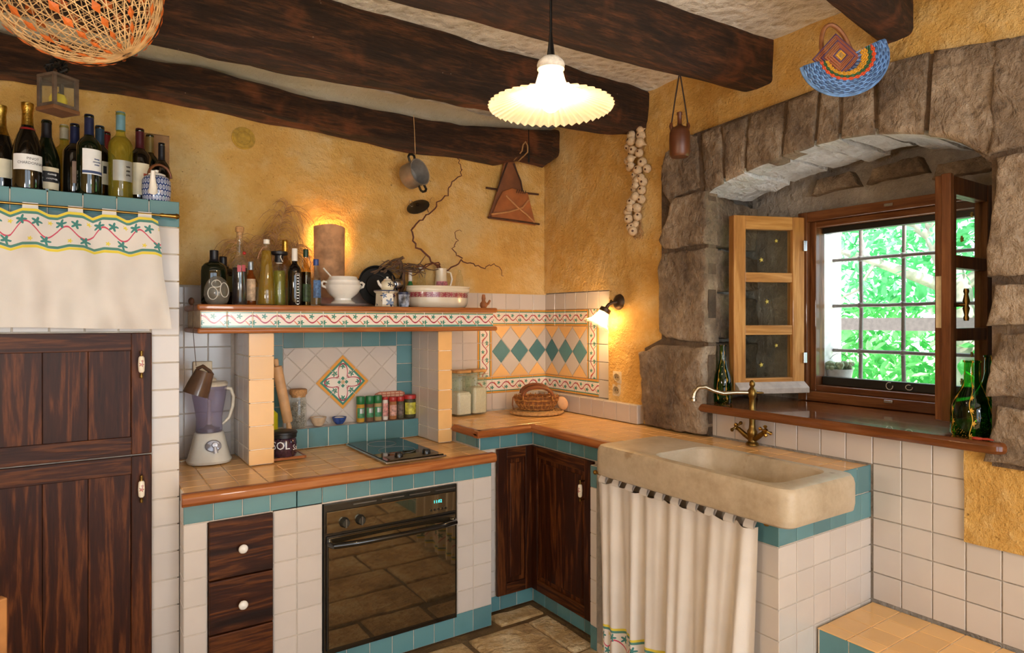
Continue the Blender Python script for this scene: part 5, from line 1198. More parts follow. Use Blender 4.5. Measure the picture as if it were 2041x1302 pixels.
# corkscrew branches
cb = thing('corkscrew_branches', 'twisted bare red brown branches rising from the cream pitcher', 'branches', (-.765, -.13, ZS)); CBM = plain('red_brown_bark', '5c2f1c', .7, 0, .2)
Y = -.09
for i, (pts, r) in enumerate([([(-.772, -.058, 1.69), (-.84, Y, 1.76), (-.93, Y, 1.83), (-.965, Y, 1.90), (-.93, Y, 1.95), (-.86, Y, 2.01), (-.80, Y, 2.07), (-.745, Y, 2.13), (-.71, Y, 2.20), (-.66, Y, 2.25), (-.655, Y, 2.29), (-.68, Y, 2.335), (-.655, Y, 2.37)], .0055), ([(-.765, -.058, 1.69), (-.70, Y, 1.735), (-.66, Y, 1.77), (-.58, Y, 1.755), (-.50, Y, 1.73), (-.45, Y, 1.755), (-.40, Y, 1.735), (-.375, Y, 1.69)], .0045), ([(-.66, Y, 1.77), (-.71, Y, 1.83), (-.685, Y, 1.88), (-.70, Y, 1.93), (-.655, Y, 1.93)], .0035), ([(-.83, Y, 1.735), (-.92, Y, 1.715), (-.98, Y, 1.735), (-1.06, Y, 1.715), (-1.13, Y, 1.74)], .004), ([(-.79, Y, 1.74), (-.87, Y, 1.735), (-.95, Y, 1.665), (-1.02, Y, 1.70)], .004), ([(-.86, Y, 2.01), (-.87, Y, 2.06), (-.84, Y, 2.10)], .0025), ([(-.79, -.07, 1.74), (-.768, -.057, 1.70), (-.766, -.055, 1.64)], .006)]):
    mk('branch', twig(pts, r, r*.35, 60+i, .010), CBM, cb, world=True, smooth=True)
# oval tub
tb = thing('oval_tub', 'large cream oval china tub with a red flower band', 'tub', (-.858, -.200, ZS))
def m_band():
    b = Bld('red_band_china'); u, v, _ = b.xyz('UV'); t = v - .221; n = b.noise(26, 3, .6, b.scaled((9, 26, 1), 'UV'))
    f = t.band(0., .0135)*(n.gt(.44)); f2 = flower((u*30.).mod(1.)*.03, t, .015, .0, .013)
    b.set(col=b.mix(f.max(f2), lin('e2d6bd'), b.mix(n.gt(.55), lin('a33f4e'), lin('5c4038'))), rough=.2); return b.m
mk('body', G().lathe([(0, 0), (.145, 0), (.160, .010), (.168, .030), (.170, .082), (.178, .086), (.180, .100), (.176, .104), (.182, .112), (.176, .113), (.164, .105), (.160, .02), (0, .012)], 48, M=Matrix.Diagonal((1, .62, 1, 1))), m_band(), tb, smooth=40)
# vessels behind the tub
bottle('small_bottle', 'slim green bottle with white cap behind the oval tub', (-.952, -.055, ZS), 'short', .016, .20, plain('green_plastic', '2f7a48', .3), (PORC, .145, .20, .004, 'cap'), (), 0)
t = bottle('swing_bottle', 'clear swing top bottle behind the oval tub', (-.885, -.05, ZS), 'cone', .036, .222, CLEAR, (PORC, .205, .222, .003, 'stopper'), (), 0)
for s in (-1, 1): mk('wire_bail', G().tube([(s*.012, -.006, .215), (s*.020, -.012, .190), (s*.014, -.012, .165)], .0015, 5), DSTEEL, t)
pt = thing('cream_pitcher', 'cream pitcher with pink flower print behind the oval tub', 'pitcher', (-.766, -.055, ZS))
mk('body', G().lathe([(0, 0), (.040, 0), (.043, .01), (.041, .10), (.034, .14), (.030, .19), (.033, .222), (.030, .222), (.027, .19), (0, .12)], 28), plain('cream_glaze', 'ddd0b4', .2, 0, .05), pt, smooth=True); mk('print_band', wrap(.0423, .118, .150, -1.3, 1.3, taper=lambda z: .0385-(z-.118)*.14), plain('pink_print', 'b4707c', .4, 0, .6, 60), pt, smooth=180)
mk('handle', G().tube([(.031, -.01, .205), (.052, -.014, .200), (.060, -.016, .165), (.052, -.014, .13), (.038, -.01, .12)], .006, 8), plain('cream_glaze', 'ddd0b4', .2), pt, smooth=True)
bottle('glass_carafe', 'clear glass carafe with flared neck standing by the cream pitcher', (-.652, -.06, ZS), 'cone', .033, .225, CLEAR, None, (), 0, cat='carafe')
lt = thing('metal_ladles', 'steel ladles leaning beside the black pan', 'ladle', (-1.055, -.21, ZS))
mk('bowl', G().sphere((.005, .10, .125), (.034, .018, .030), 16, 10), STEEL, lt, smooth=True); mk('handle', G().tube([(-.03, .0, .003), (-.032, .04, .08), (-.03, .09, .165)], [.004, .003, .004], 8), STEEL, lt, smooth=True); mk('stem', G().tube([(-.008, .01, .003), (0.0, .09, .10)], [.003, .003], 8), STEEL, lt, smooth=True)
bd = thing('clay_whistle', 'small brown clay bird whistle at the shelf corner', 'ornament', (-.640, -.30, ZS))
mk('body', G().lathe([(0, 0), (.014, 0), (.020, .012), (.019, .026), (.010, .036), (.009, .044), (.011, .050), (.008, .072), (0, .074)], 20), plain('brown_clay', '9a5c30', .6, 0, .2), bd, smooth=True); mk('spout', G().tube([(.012, 0, .015), (.030, 0, .026), (.040, 0, .042)], [.009, .007, .006], 8), plain('brown_clay', '9a5c30', .6), bd, smooth=True)
def basis(z, x):
    z = Vector(z).normalized(); x = Vector(x); x = (x - z*x.dot(z)).normalized(); return Matrix((x, z.cross(x), z)).transposed().to_euler()
# ---------------------------------------------------------------- things in the hob niche
ZL = .9105
jr = thing('lavender_jar', 'glass jar of dried lavender with cork lid on the tiled ledge', 'jar', (-1.545, -.052, ZL))
mk('glass', G().lathe([(0, 0), (.036, 0), (.038, .006), (.038, .13), (.034, .142), (.034, .158)], 28), CLEAR, jr, smooth=40)
g = G(); q = random.Random(5)
for k in range(420):
    a, r, z = q.random()*6.28, .035*sqrt(q.random()), .004+q.random()*.118; d = Vector((q.uniform(-1, 1), q.uniform(-1, 1), q.uniform(-1, 1))).normalized()*.006
    p = Vector((r*cos(a), r*sin(a), z)); 
    if hypot((p+d).x, (p+d).y) < .0365 and hypot((p-d).x, (p-d).y) < .0365 and (p-d).z > .003 and (p+d).z > .003: g.tube([tuple(p-d), tuple(p+d)], [.0012, .0022], 4)
o = mk('lavender', g, plain('dried_lavender', 'a39c8e', .9, 0, .5, 200), jr); o['kind'] = 'stuff'
mk('cork_lid', G().lathe([(0, .148), (.033, .148), (.035, .16), (.041, .162), (.041, .182), (.037, .187), (0, .187)], 26), CORK, jr, smooth=40)
for nm, lb, x, r, h, m, m2 in (('salt_bowl', 'pale earthenware bowl of salt on the tiled ledge', -1.447, .040, .042, plain('pale_clay', 'c9ad8c', .5), PORC), ('salt_bowl', 'tiny dark blue speckled bowl of salt on the tiled ledge', -1.341, .037, .034, plain('cobalt_glaze', '2d4a8c', .2, 0, .4, 60), PORC)):
    t = thing(nm, lb, 'bowl', (x, -.050, ZL)); mk('bowl', G().lathe([(0, 0), (r*.5, 0), (r*.8, h*.4), (r, h), (r*.93, h), (r*.72, h*.45), (0, h*.3)], 28), m, t, smooth=True); mk('salt', G().lathe([(r*.85, h*.8), (r*.5, h*1.0), (0, h*1.05)], 20), m2, t, smooth=True)
GSP = 'spice jars on the tiled ledge'
def spice(label, x, r, h, lidm, bodym, labm, lidh=.03, y=-.055, second=None):
    t = thing('spice_jar', label, 'jar', (x, y, ZL), None, GSP)
    mk('glass', G().lathe([(0, 0), (r*.95, 0), (r, .004), (r, h-lidh-.01), (r*.9, h-lidh), (r*.9, h-lidh+.004), (0, h-lidh+.004)], 20), bodym, t, smooth=40)
    mk('label', wrap(r, h*.16, h-lidh-.018, -1.2, 1.2), labm, t, smooth=180)
    mk('lid', G().lathe([(r*1.0, h-lidh), (r*1.06, h-lidh+.002), (r*1.06, h-.003), (r*.98, h), (0, h)], 24), lidm, t, smooth=40)
    if second: mk('label_badge', wrap(r, h*.34, h*.52, -.5, .5, eps=.0013), second, t, smooth=180)
GL, RL = plain('green_lid', '1f6a3a', .35), plain('red_lid', 'a82a26', .35); YSP = plain('yellow_spice', 'b98a24', .7); BRS = plain('brown_spice', '6b4a30', .7); GRS = plain('mixed_spice', '4a4634', .7, 0, .5, 90); GLB = plain('green_label', '3f7f55', .5, 0, .35, 50)
spice('green lidded spice jar with yellow powder next to the blue salt bowl', -1.231, .0205, .131, GL, YSP, GLB, .04, second=SILV)
spice('green lidded spice jar with grey brown powder between two green lidded jars', -1.182, .0205, .130, GL, BRS, GLB, .04, second=SILV)
spice('green lidded spice jar with pale powder next to the striped red jar', -1.137, .0205, .131, GL, plain('pale_spice', 'a58d5c', .7), GLB, .04, second=SILV)
spice('slim spice tube with red lid and white and red stripe label', -1.096, .0145, .119, RL, plain('white_tube', 'd8cfc2', .5), plain('red_white_label', 'c98a80', .5, 0, .5, 60), .014)
spice('red lidded spice jar of brown powder beside the striped tube', -1.053, .0205, .118, RL, plain('cinnamon', '9a6236', .7), plain('pale_red_label', 'c09080', .5, 0, .4, 60), .024)
spice('red lidded spice jar of mixed pepper between red lidded jars', -1.010, .0195, .116, RL, GRS, plain('dark_label', '5a4a40', .5, 0, .6, 60), .024)
spice('stout spice jar with wide red lid and yellow green label', -.953, .033, .122, RL, plain('green_herbs', '3f3a20', .6, 0, .4, 80), plain('lemon_label', 'b9b03a', .5, 0, .45, 45), .022, -.048)
ph = thing('pot_holder', 'red checked quilted pot holder leaning behind the spice jars', 'pot holder', (-1.05, -.018, ZL), (-.06, 0, 0))
def m_check():
    b = Bld('red_check_cloth'); x, y, z = b.xyz(); f = (x*40.).mod(1.).lt(.16).max((z*40.).mod(1.).lt(.16)); b.set(col=b.mix(f, lin('d0a488'), lin('a8543c')), rough=.9); return b.m
pol = [(-.085, 0), (.085, 0), (.088, .11), (.08, .13), (.06, .138), (-.06, .138), (-.08, .13), (-.088, .11)]
mk('quilted_cloth', G().prism(pol, -.006, .0055, 'y'), m_check(), ph, bevel=.004); mk('hem', G().tube([(p[0], 0, p[1]) for p in pol], .005, 6, closed=True), plain('red_hem', 'b0705a', .9), ph, smooth=True)
# rolling pin and yellow bottle behind the left pillar
rp = thing('rolling_pin', 'pale wooden rolling pin leaning in the niche corner', 'rolling pin', (-1.600, -.100, .912), (.0, -.19, 0))
mk('roller', G().lathe([(0, .035), (.020, .037), (.023, .045), (.023, .300), (.020, .308), (0, .31)], 20), LWOOD, rp, smooth=40); mk('grip', G().lathe([(0, 0), (.010, .001), (.013, .012), (.009, .036), (0, .037)], 16), LWOOD, rp, smooth=40); mk('grip', G().lathe([(0, .309), (.009, .31), (.013, .335), (.010, .345), (0, .346)], 16), LWOOD, rp, smooth=40)
bottle('lemon_bottle', 'bright yellow plastic lemon juice bottle behind the rolling pin', (-1.672, -.052, ZL), 'short', .030, .125, plain('lemon_yellow', 'd3cc1e', .35), (GL, .105, .125, .004, 'cap'), (), 0)
tv = thing('tile_trivet', 'square tile trivet with a wood frame under the salt jar', 'trivet', (-1.655, -.235, .8125))
mk('tile', G().box((-.066, -.066, .003), (.066, .066, .009)), WHITE, tv, bevel=.001)
for a in range(4): mk('frame_bar', G().box((-.074, -.074, 0), (.066, -.066, .012), M=RZ(a*pi/2)), NOSE, tv, bevel=.002)
sj = thing('salt_jar', 'dark lidded glass jar with white lettering on the tile trivet', 'jar', (-1.668, -.262, .8245))
mk('glass', G().lathe([(0, 0), (.050, 0), (.055, .008), (.056, .06), (.052, .078), (.048, .082), (0, .082)], 32), plain('brown_salt_jar', '3a2230', .12, 0, .4, 60, 0, .4), sj, smooth=40); mk('lid', G().lathe([(.052, .082), (.055, .084), (.055, .098), (.058, .100), (.058, .108), (.052, .112), (0, .112)], 32), plain('black_lid', '141315', .4), sj, smooth=40)
mk('lettering', txt('SOL', .0562, .052, -.5).join(txt('Sal', .0562, .040, .75)), WPAPER, sj)
# ---------------------------------------------------------------- blender and scoop
bl = thing('kitchen_blender', 'white kitchen blender with smoky jug on the lower worktop', 'blender', (-1.957, -.140, .8125), (0, 0, -.1)); BW = plain('cream_white_plastic', 'd8d4c8', .3, 0, .03)
def sq(r, z, a):
    k = 1/((abs(cos(a))**4+abs(sin(a))**4)**.25); return (r*(1+(k-1)*.45), z)
mk('base', G().lathe([(0, .004), (.078, .004), (.088, .0), (.092, .010), (.086, .02), (.075, .06), (.066, .10), (.060, .125), (.056, .130), (0, .130)], 40, ripple=sq), BW, bl, smooth=40)
mk('dial_plate', G().lathe([(0, .006), (.022, .005), (.026, 0), (0, 0)], 28, M=TR(.012, -.076, .078) @ Matrix.Rotation(pi/2-.22, 4, 'X') @ Matrix.Diagonal((1.25, 1, 1, 1))), plain('silver_plastic', '9c9ca4', .3, .3), bl, smooth=True)
mk('dial_knob', G().lathe([(0, .016), (.010, .015), (.013, .0), (0, 0)], 20, M=TR(.018, -.080, .082) @ Matrix.Rotation(pi/2-.22, 4, 'X')).tube([(.018, -.092, .080), (.022, -.098, .05)], [.006, .010], 10), plain('silver_plastic_light', 'c3c3c8', .3, .3), bl, smooth=True)
JUG = thin_glass('smoky_plastic', 'e6e2ee', .12, lambda b: (.3, lin('a79fb8')))
mk('jug', G().lathe([(.052, .130), (.054, .14), (.052, .19), (.058, .23), (.067, .28), (.072, .325), (.072, .332)], 32), JUG, bl, smooth=True)
mk('blade_unit', G().lathe([(0, .131), (.044, .131), (.044, .145), (.020, .152), (.006, .165), (0, .170)], 24), DSTEEL, bl, smooth=40); mk('core_column', G().lathe([(0, .15), (.010, .15), (.008, .27), (0, .27)], 14), plain('pale_lilac_plastic', 'b9b0b4', .3), bl, smooth=40)
mk('lid', G().lathe([(0, .332), (.076, .332), (.077, .342), (.070, .350), (.03, .353), (.028, .362), (.012, .372), (0, .373)], 32), plain('cream_lid', 'd6cdb8', .35), bl, smooth=40)
mk('jug_handle', G().tube([(.062, 0, .32), (.088, 0, .315), (.100, 0, .28), (.096, 0, .235), (.080, 0, .185), (.054, 0, .160)], [.008, .008, .007, .007, .007, .006], 10), JUG if False else plain('cream_lid', 'd6cdb8', .35), bl, smooth=True)
mk('power_cord', G().tube([(-.08, .03, .008), (-.11, .02, .005), (-.13, .05, .005), (-.14, .09, .005)], .0035, 6), plain('cream_lid', 'd6cdb8', .35), bl, smooth=True)
sc = thing('brown_scoop', 'translucent brown plastic measuring jug hung from a string at the shelf end', 'jug', (-2.032, -.33, 1.2), (0, .35, 0)); BRP = plain('smoky_brown_plastic', '5a4334', .2, 0, .1)
mk('cup', G().lathe([(0, -.10), (.050, -.10), (.046, -.06), (.036, 0), (.034, .0), (.044, -.06), (.047, -.095), (0, -.096)], 28, M=TR(.02, 0, .03)), BRP, sc, smooth=50); mk('grip', G().tube([(-.012, 0, .03), (.005, 0, .048), (.035, 0, .038), (.055, -.0, .025)], [.008, .008, .008, .006], 8), BRP, sc, smooth=True)
mk('string', G().tube([(-.005, 0, .035), (-.10, .0, .30)], .0012, 5), plain('dark_string', '5a4632', .9), sc) if False else None
tag(mk('hanging_string', G().tube([(-2.035, -.33, 1.245), (-2.046, -.33, 1.385), (-2.046, -.33, 1.5)], .0014, 5), plain('dark_string', '5a4632', .9)), 'thin brown string from the shelf end down to the measuring jug', 'string')
gk = thing('wooden_peg', 'turned dark wooden peg at the left end of the hood shelf', 'peg', (-2.05, -.31, 1.51)); mk('knob', G().sphere((0, 0, 0), (.012, .02, .016), 12, 8), DWOOD, gk, smooth=True); mk('pin', G().tube([(0, .01, 0), (.02, .10, -.002)], .006, 8), DWOOD, gk, smooth=True)
# wall socket behind the blender
ws = thing('wall_socket', 'cream wall socket half hidden behind the blender lid', 'socket', (-1.965, -.009, 1.215)); mk('plate', G().box((-.04, -.012, -.03), (.04, 0, .03)), plain('cream_socket', 'dcc9a6', .4), ws, bevel=.003); mk('plug', G().tube([(0, -.012, 0), (0, -.032, -.004)], .016, 12), plain('cream_socket', 'dcc9a6', .4), ws, smooth=40)
# ---------------------------------------------------------------- corner worktop things
ZW = .9015
def m_salt(name, h): return plain(name, h, .8, 0, .1, 200, .4)
for i, (x, y, lab) in enumerate(((-.655, -.075, 'square glass canister of white flour standing against the hood pillar'), (-.548, -.066, 'square glass canister of grainy sugar next to the flower border'))):
    cn = thing('glass_canister', lab, 'canister', (x, y, ZW), (0, 0, .12), 'glass canisters'); s = .046
    g = G(); P = lambda r, z: [(r*cos(a), r*sin(a), z) for a in [pi/4+k*pi/2+e for k in range(4) for e in (-.12, .12)]]
    def boxy(L):
        vs, fs = [], []; 
        for r, z in L: vs += P(r, z)
        for k in range(len(L)-1):
            for j in range(8): fs.append((k*8+j, k*8+(j+1) % 8, (k+1)*8+(j+1) % 8, (k+1)*8+j))
        fs += [tuple(reversed(range(8))), tuple((len(L)-1)*8+j for j in range(8))]; return G().add(vs, fs)
    mk('glass', boxy([(s*1.3, 0), (s*1.36, .006), (s*1.36, .21), (s*1.2, .225), (s*1.2, .235)]), thin_glass('green_tinged_glass', 'f4f9f2', .06, lambda b: (.10, lin('c9d2c4'))), cn, bevel=.004)
    mk('contents', boxy([(s*1.24, .006), (s*1.30, .01), (s*1.30, .115+.02*i), (s*1.1, .13+.02*i)]), m_salt('flour' if i == 0 else 'sugar', 'e6dfd2' if i == 0 else 'dcd0bb'), cn, bevel=.004)
    mk('lid', boxy([(s*1.2, .236), (s*1.34, .238), (s*1.34, .25), (s*1.2, .252)]), plain('wooden_lid', 'b98a50', .5), cn, bevel=.003)
    mk('clasp', G().tube([(-.05, -.05, .225), (.05, -.05, .228)], .002, 5), STEEL, cn)
    g = G(); q = random.Random(i+3)
    for k in range(26): a = q.randrange(4)*pi/2; g.join(G().sphere((q.uniform(-.035, .035), -.0455, .15+q.random()*.05), (.004, .002, .004), 6, 4), RZ(a))
    o = mk('pressed_pattern', g, thin_glass('green_tinged_glass', 'f4f9f2', .06, lambda b: (.10, lin('c9d2c4'))), cn, smooth=True)
mat_ = thing('woven_mat', 'round braided straw mat under the wicker basket', 'mat', (-.245, -.24, ZW)); BRD = plain('braided_straw', 'bf9560', .9, 0, .2, 60, .4)
for k in range(9):
    r = .016+.0165*k; g = G().tube([((r+.002*sin(t*max(6, int(r*260))))*cos(t), (r+.002*sin(t*max(6, int(r*260))))*sin(t), .0075+.0015*cos(t*max(6, int(r*260)))) for t in [i*2*pi/120 for i in range(120)]], .0080, 6, closed=True); mk('braid_ring', g, BRD, mat_, smooth=True)
bk = thing('wicker_basket', 'oval brown wicker basket with two wooden handles on straw mat', 'basket', (-.25, -.245, ZW+.018), (0, 0, -.55)); WK = plain('brown_wicker', '8a5527', .7, 0, .35, 60, .3); WKL = plain('honey_wicker', 'b57c3c', .7, 0, .3, 60, .3)
mk('base', G().lathe([(0, 0), (.066, 0), (.072, .006), (0, .006)], 28, M=Matrix.Diagonal((1.25, .85, 1, 1))), WK, bk, smooth=True)
for k in range(9):
    z = .008+.0085*k; r = .070+.030*sin(min(1, k/8)*1.5); ph0 = pi*(k % 2)
    mk('weave_strand', G().tube([((r+.004*sin(t*14+ph0))*1.25*cos(t), (r+.004*sin(t*14+ph0))*.85*sin(t), z+.0015*cos(t*14)) for t in [i*2*pi/84 for i in range(84)]], .0052, 6, closed=True), WK if k % 3 else WKL, bk, smooth=True)
for k in range(28):
    t = k*2*pi/28; mk('stake', G().tube([(.072*1.25*cos(t), .072*.85*sin(t), .004), (.095*1.25*cos(t), .095*.85*sin(t), .04), (.100*1.25*cos(t), .100*.85*sin(t), .088)], .003, 5), WKL, bk, smooth=True)
for s in (-1, 1):
    mk('handle', G().tube([(.085*1.0*cos(t), s*.082, .085+.052*sin(t)) for t in [i*pi/14 for i in range(15)]], .010, 8), plain('handle_wood', '7c4624', .5, 0, .2), bk, smooth=True)
    for x in (-.082, .082): mk('binding', G().tube([(x, s*.082+.012*cos(t), .075+.012*sin(t)) for t in [i*pi/6 for i in range(12)]], .004, 5, closed=True), WKL, bk, smooth=True)
sp_ = thing('wooden_spoon', 'pale wooden spoon leaning on the wicker basket', 'spoon', (-.118, -.345, ZW+.018), (0, -.4, -.6)); mk('spoon_bowl', G().sphere((0, 0, .042), (.030, .009, .040), 16, 10), LWOOD, sp_, smooth=True); mk('spoon_handle', G().tube([(-.004, .0, .075), (-.03, .0, .10), (-.06, .0, .105)], .006, 8), LWOOD, sp_, smooth=True)
mk('braid_loop', G().tube([(-.118, .0, .082), (-.135, .0, .07), (-.138, .0, .03), (-.13, .0, .0)], .004, 6), WK, bk, smooth=True)
# ---------------------------------------------------------------- right wall: sconce, sockets
so = thing('wall_sconce', 'bronze wall sconce with fluted white glass bell shade', 'wall lamp', (-.012, -.678, 1.530)); BRZ = plain('dark_bronze', '4b3a2a', .45, .6, .2)
mk('back_plate', G().lathe([(0, .028), (.022, .026), (.040, .014), (.046, 0), (0, 0)], 28, M=TR(.004, 0, 0) @ Matrix.Rotation(-pi/2, 4, 'Y')), BRZ, so, smooth=True)
mk('arm', G().tube([(-.02, .0, 0), (-.045, .012, -.004), (-.06, .022, -.014), (-.068, .028, -.03)], [.010, .009, .009, .010], 10).tube([(-.035, .015, .0), (-.03, .035, .012), (-.028, .045, .004)], [.004, .003, .003], 6), BRZ, so, smooth=True)
def flute(n, amp):
    def f(r, z, a): k = (r/.07)**2; return (r*(1+amp*.10*k*sin(n*a)), z - amp*.010*k*sin(n*a))
    return f
def m_shade(name, tint, clear=.4):
    b = Bld(name); nt = b.nt; d = nt.nodes.new('ShaderNodeBsdfDiffuse'); t = nt.nodes.new('ShaderNodeBsdfTranslucent'); g = nt.nodes.new('ShaderNodeBsdfGlossy'); g.inputs['Roughness'].default_value = .15
    d.inputs[0].default_value = lin(tint); t.inputs[0].default_value = lin(tint); m1 = nt.nodes.new('ShaderNodeMixShader'); m1.inputs[0].default_value = .55; m2 = nt.nodes.new('ShaderNodeMixShader'); m2.inputs[0].default_value = .06
    nt.links.new(d.outputs[0], m1.inputs[1]); nt.links.new(t.outputs[0], m1.inputs[2]); nt.links.new(m1.outputs[0], m2.inputs[1]); nt.links.new(g.outputs[0], m2.inputs[2]); tr = nt.nodes.new('ShaderNodeBsdfTransparent'); m3 = nt.nodes.new('ShaderNodeMixShader'); m3.inputs[0].default_value = clear; nt.links.new(m2.outputs[0], m3.inputs[1]); nt.links.new(tr.outputs[0], m3.inputs[2])
    nt.links.new(m3.outputs[0], b.out.inputs[0]); nt.nodes.remove(b.p); return b.m
OPAL = m_shade('opal_glass', 'f4ecdc')
M_s = TR(-.068, .028, -.03) @ Matrix.Rotation(.42, 4, Vector((.25, 1, 0))) @ Matrix.Rotation(.2, 4, 'X')
mk('fitter', G().lathe([(.012, .0), (.030, -.004), (.032, -.026), (.028, -.028), (.026, -.006), (0, -.003)], 24, M=M_s), BRZ, so, smooth=40)
mk('glass_shade', G().lathe([(.027, -.022), (.030, -.04), (.036, -.06), (.048, -.085), (.068, -.105), (.078, -.110)], 60, M=M_s, ripple=flute(12, .5)), OPAL, so, smooth=180)
EM2 = Bld('sconce_bulb'); EM2.set(col=lin('ffe6c0'), em=lin('ffcc88'), ems=420.); EM2 = EM2.m
mk('bulb', G().sphere((0, 0, -.068), (.017, .017, .022), 14, 10, M=M_s), EM2, so, smooth=True)
for i, (y, z) in enumerate(((-.668, 1.124), (-.664, 1.055))):
    t = thing('wall_socket', 'cream round pin wall socket, ' + ('upper' if i == 0 else 'lower') + ' of the pair beneath the sconce', 'socket', (-.012, y, z), None, 'wall sockets'); CS = plain('cream_socket', 'dcc9a6', .4)
    mk('plate', G().box((-.009, -.034, -.034), (.004, .034, .034)), CS, t, bevel=.003); mk('well', G().lathe([(0, .001), (.017, .001), (.019, .006), (.022, .006), (.022, 0), (0, 0)], 24, M=TR(-.009, 0, 0) @ Matrix.Rotation(-pi/2, 4, 'Y')), plain('beige_well', 'a9936c', .5), t, smooth=40)
    for s in (-1, 1): mk('pin_hole', G().lathe([(0, .0012), (.003, .0012), (.003, 0), (0, 0)], 10, M=TR(-.0098, s*.008, 0) @ Matrix.Rotation(-pi/2, 4, 'Y')), BLK, t)
# garlic braid
ga = thing('garlic_braid', 'long hanging braid of dried garlic bulbs beside the stone arch', 'garlic', (-.045, -.842, 2.53)); GAR = plain('garlic_skin', 'cbb08c', .7, 0, .18, 40, .2); STK = plain('dry_stalk', 'a07c52', .9, 0, .2)
q = random.Random(11); bulb = G()
bulb.lathe([(0, -.022), (.010, -.021), (.020, -.012), (.0235, 0), (.020, .012), (.010, .020), (.0045, .028), (.003, .036), (0, .036)], 18, ripple=lambda r, z, a: (r*(1+.06*abs(sin(a*3.5))), z)); bme = bulb.mesh('garlic_bulb', GAR, 50)
root = G().lathe([(0, -.0225), (.006, -.022), (.007, -.020), (0, -.019)], 8).mesh('root_tuft', DWOOD)
ys = [2.475, 2.450, 2.42]; pl_ = []
z = 2.485
for k in range(46):
    f = k/45; zz = 2.50-.60*f**.95; cy = -.838 - .012*sin(f*5); sp0 = .047 if .08 < f < .5 else (.030 if f < .92 else .012)
    off = ((k % 3)-1)*sp0*q.uniform(.75, 1.1) + (.02 if f < .45 else (-.012 if f < .75 else .008)); pl_.append((-.035-q.uniform(0, .03) - (.02 if k % 3 == 1 else 0), cy+off, zz+q.uniform(-.012, .012)))
for p in pl_:
    s = q.uniform(.78, 1.08); o = put('garlic_bulb', bme, ga, p, (q.uniform(-.5, .5) , radians(-90)+q.uniform(-.5, .7)+pi, q.uniform(-.7, .7)), True); o.scale = (s, s, s*.95)
    put('root_tuft', root, o)
g = G()
for k in range(7): g.join(twig([(-.03, -.835+.004*k, 2.50), (-.028, -.833+.006*(k-3), 2.545), (-.025, -.825+.009*(k-2), 2.575+.006*(k % 3))], .004, .0015, k+300, .004))
for k in range(9): g.join(twig([(-.035, -.838+.004*(k-4), 1.93), (-.04, -.838+.009*(k-4), 1.88), (-.035, -.836+.007*(k-4), 1.85+.006*(k % 3))], .0035, .0015, k+330, .006))
g.join(twig([(-.022, -.842, 2.52), (-.022, -.85, 2.3), (-.022, -.845, 2.1), (-.022, -.835, 1.9)], .010, .008, 350, .004)); mk('stalks', g, STK, ga, world=True, smooth=True)
# canteen on strap
ca = thing('leather_canteen', 'brown leather covered canteen bottle hanging on a thin strap', 'canteen', (-.378, -1.418, 2.105), (0, 0, -.6)); LEA = plain('brown_leather', '5a3018', .4, 0, .25, 12)
mk('body', G().lathe([(0, 0), (.034, .0), (.041, .010), (.042, .07), (.041, .10), (.034, .118), (.014, .128), (.009, .135), (.009, .172), (.011, .174), (.011, .184), (0, .185)], 28), LEA, ca, smooth=True)
for s in (-1, 1): mk('strap_lug', G().tube([(s*.030, 0, .112), (s*.036, 0, .128), (s*.034, 0, .140)], [.009, .008, .006], 8), LEA, ca, smooth=True); mk('strap', G().tube([(s*.034, 0, .135), (s*.020, 0, .23), (s*.003, 0, .335)], .0028, 6), plain('dark_strap', '2c1a10', .6), ca)
# blue basket
bb = thing('blue_wicker_basket', 'woven blue wicker basket with striped bands hanging from beam', 'basket', (-.29, -2.055, 2.285), (0, -.27, radians(-34)))
BLU = plain('blue_withy', '5f86b8', .6, 0, .35, 40); DBL = plain('dark_blue_withy', '39547e', .6); ORG = plain('orange_withy', 'cf4e22', .6); GRN = plain('green_withy', '2f5a36', .6); YEL = plain('yellow_withy', 'd39a2a', .6); PUR = plain('purple_withy', '5c3a5e', .7); RED = plain('rust_withy', '9a5238', .7)
def shell(a, f):   # a: angle along the fan, f: 0 at the hub, 1 at the rim edge
    rx, rz = .018+.115*f, .018+.098*f; return Vector((rx*cos(a)*1.0 - .012 + .022*f*cos(a*.5), -.055*sin(pi*min(1, f*.62+.08)) + .02*f, .020 - rz*sin(a) + .0))
A0, A1 = -.25, pi+.12
for k in range(26):
    f = .30+.70*k/25; m = YEL if f < .42 else (GRN if f < .50 else (ORG if f < .60 else (BLU if k % 3 else DBL)))
    mk('weave_strand', G().tube([tuple(shell(A0+(A1-A0)*i/70, f) + Vector((0, .0035*sin(i*pi/2.5+pi*(k % 2)), 0))) for i in range(71)], .0034, 5), m, bb, smooth=True)
for k in range(23):
    a = A0+(A1-A0)*k/22; mk('rib', G().tube([tuple(shell(a, .2+.8*i/12)) for i in range(13)], .0026, 5), DBL if k % 2 else BLU, bb, smooth=True)
for f, m in ((1.0, BLU), (1.02, BLU)): mk('rim', G().tube([tuple(shell(A0+(A1-A0)*i/70, f) + Vector((0, .006, 0))) for i in range(71)], .006, 6), m, bb, smooth=True)
ROT = Matrix.Rotation(1.0, 4, 'Y')
for k in range(9):
    s = .010+.0058*k; sqp = [(-s, 0, -s*1.0), (s, 0, -s), (s, 0, s), (-s, 0, s)]
    mk('god_eye_thread', G().tube([tuple(TR(-.030, -.052+.0032*k, .030) @ ROT @ Vector(p)) for p in sqp], .0034, 5, closed=True), (YEL if k == 0 else (PUR if k in (1, 5, 8) else RED)), bb)
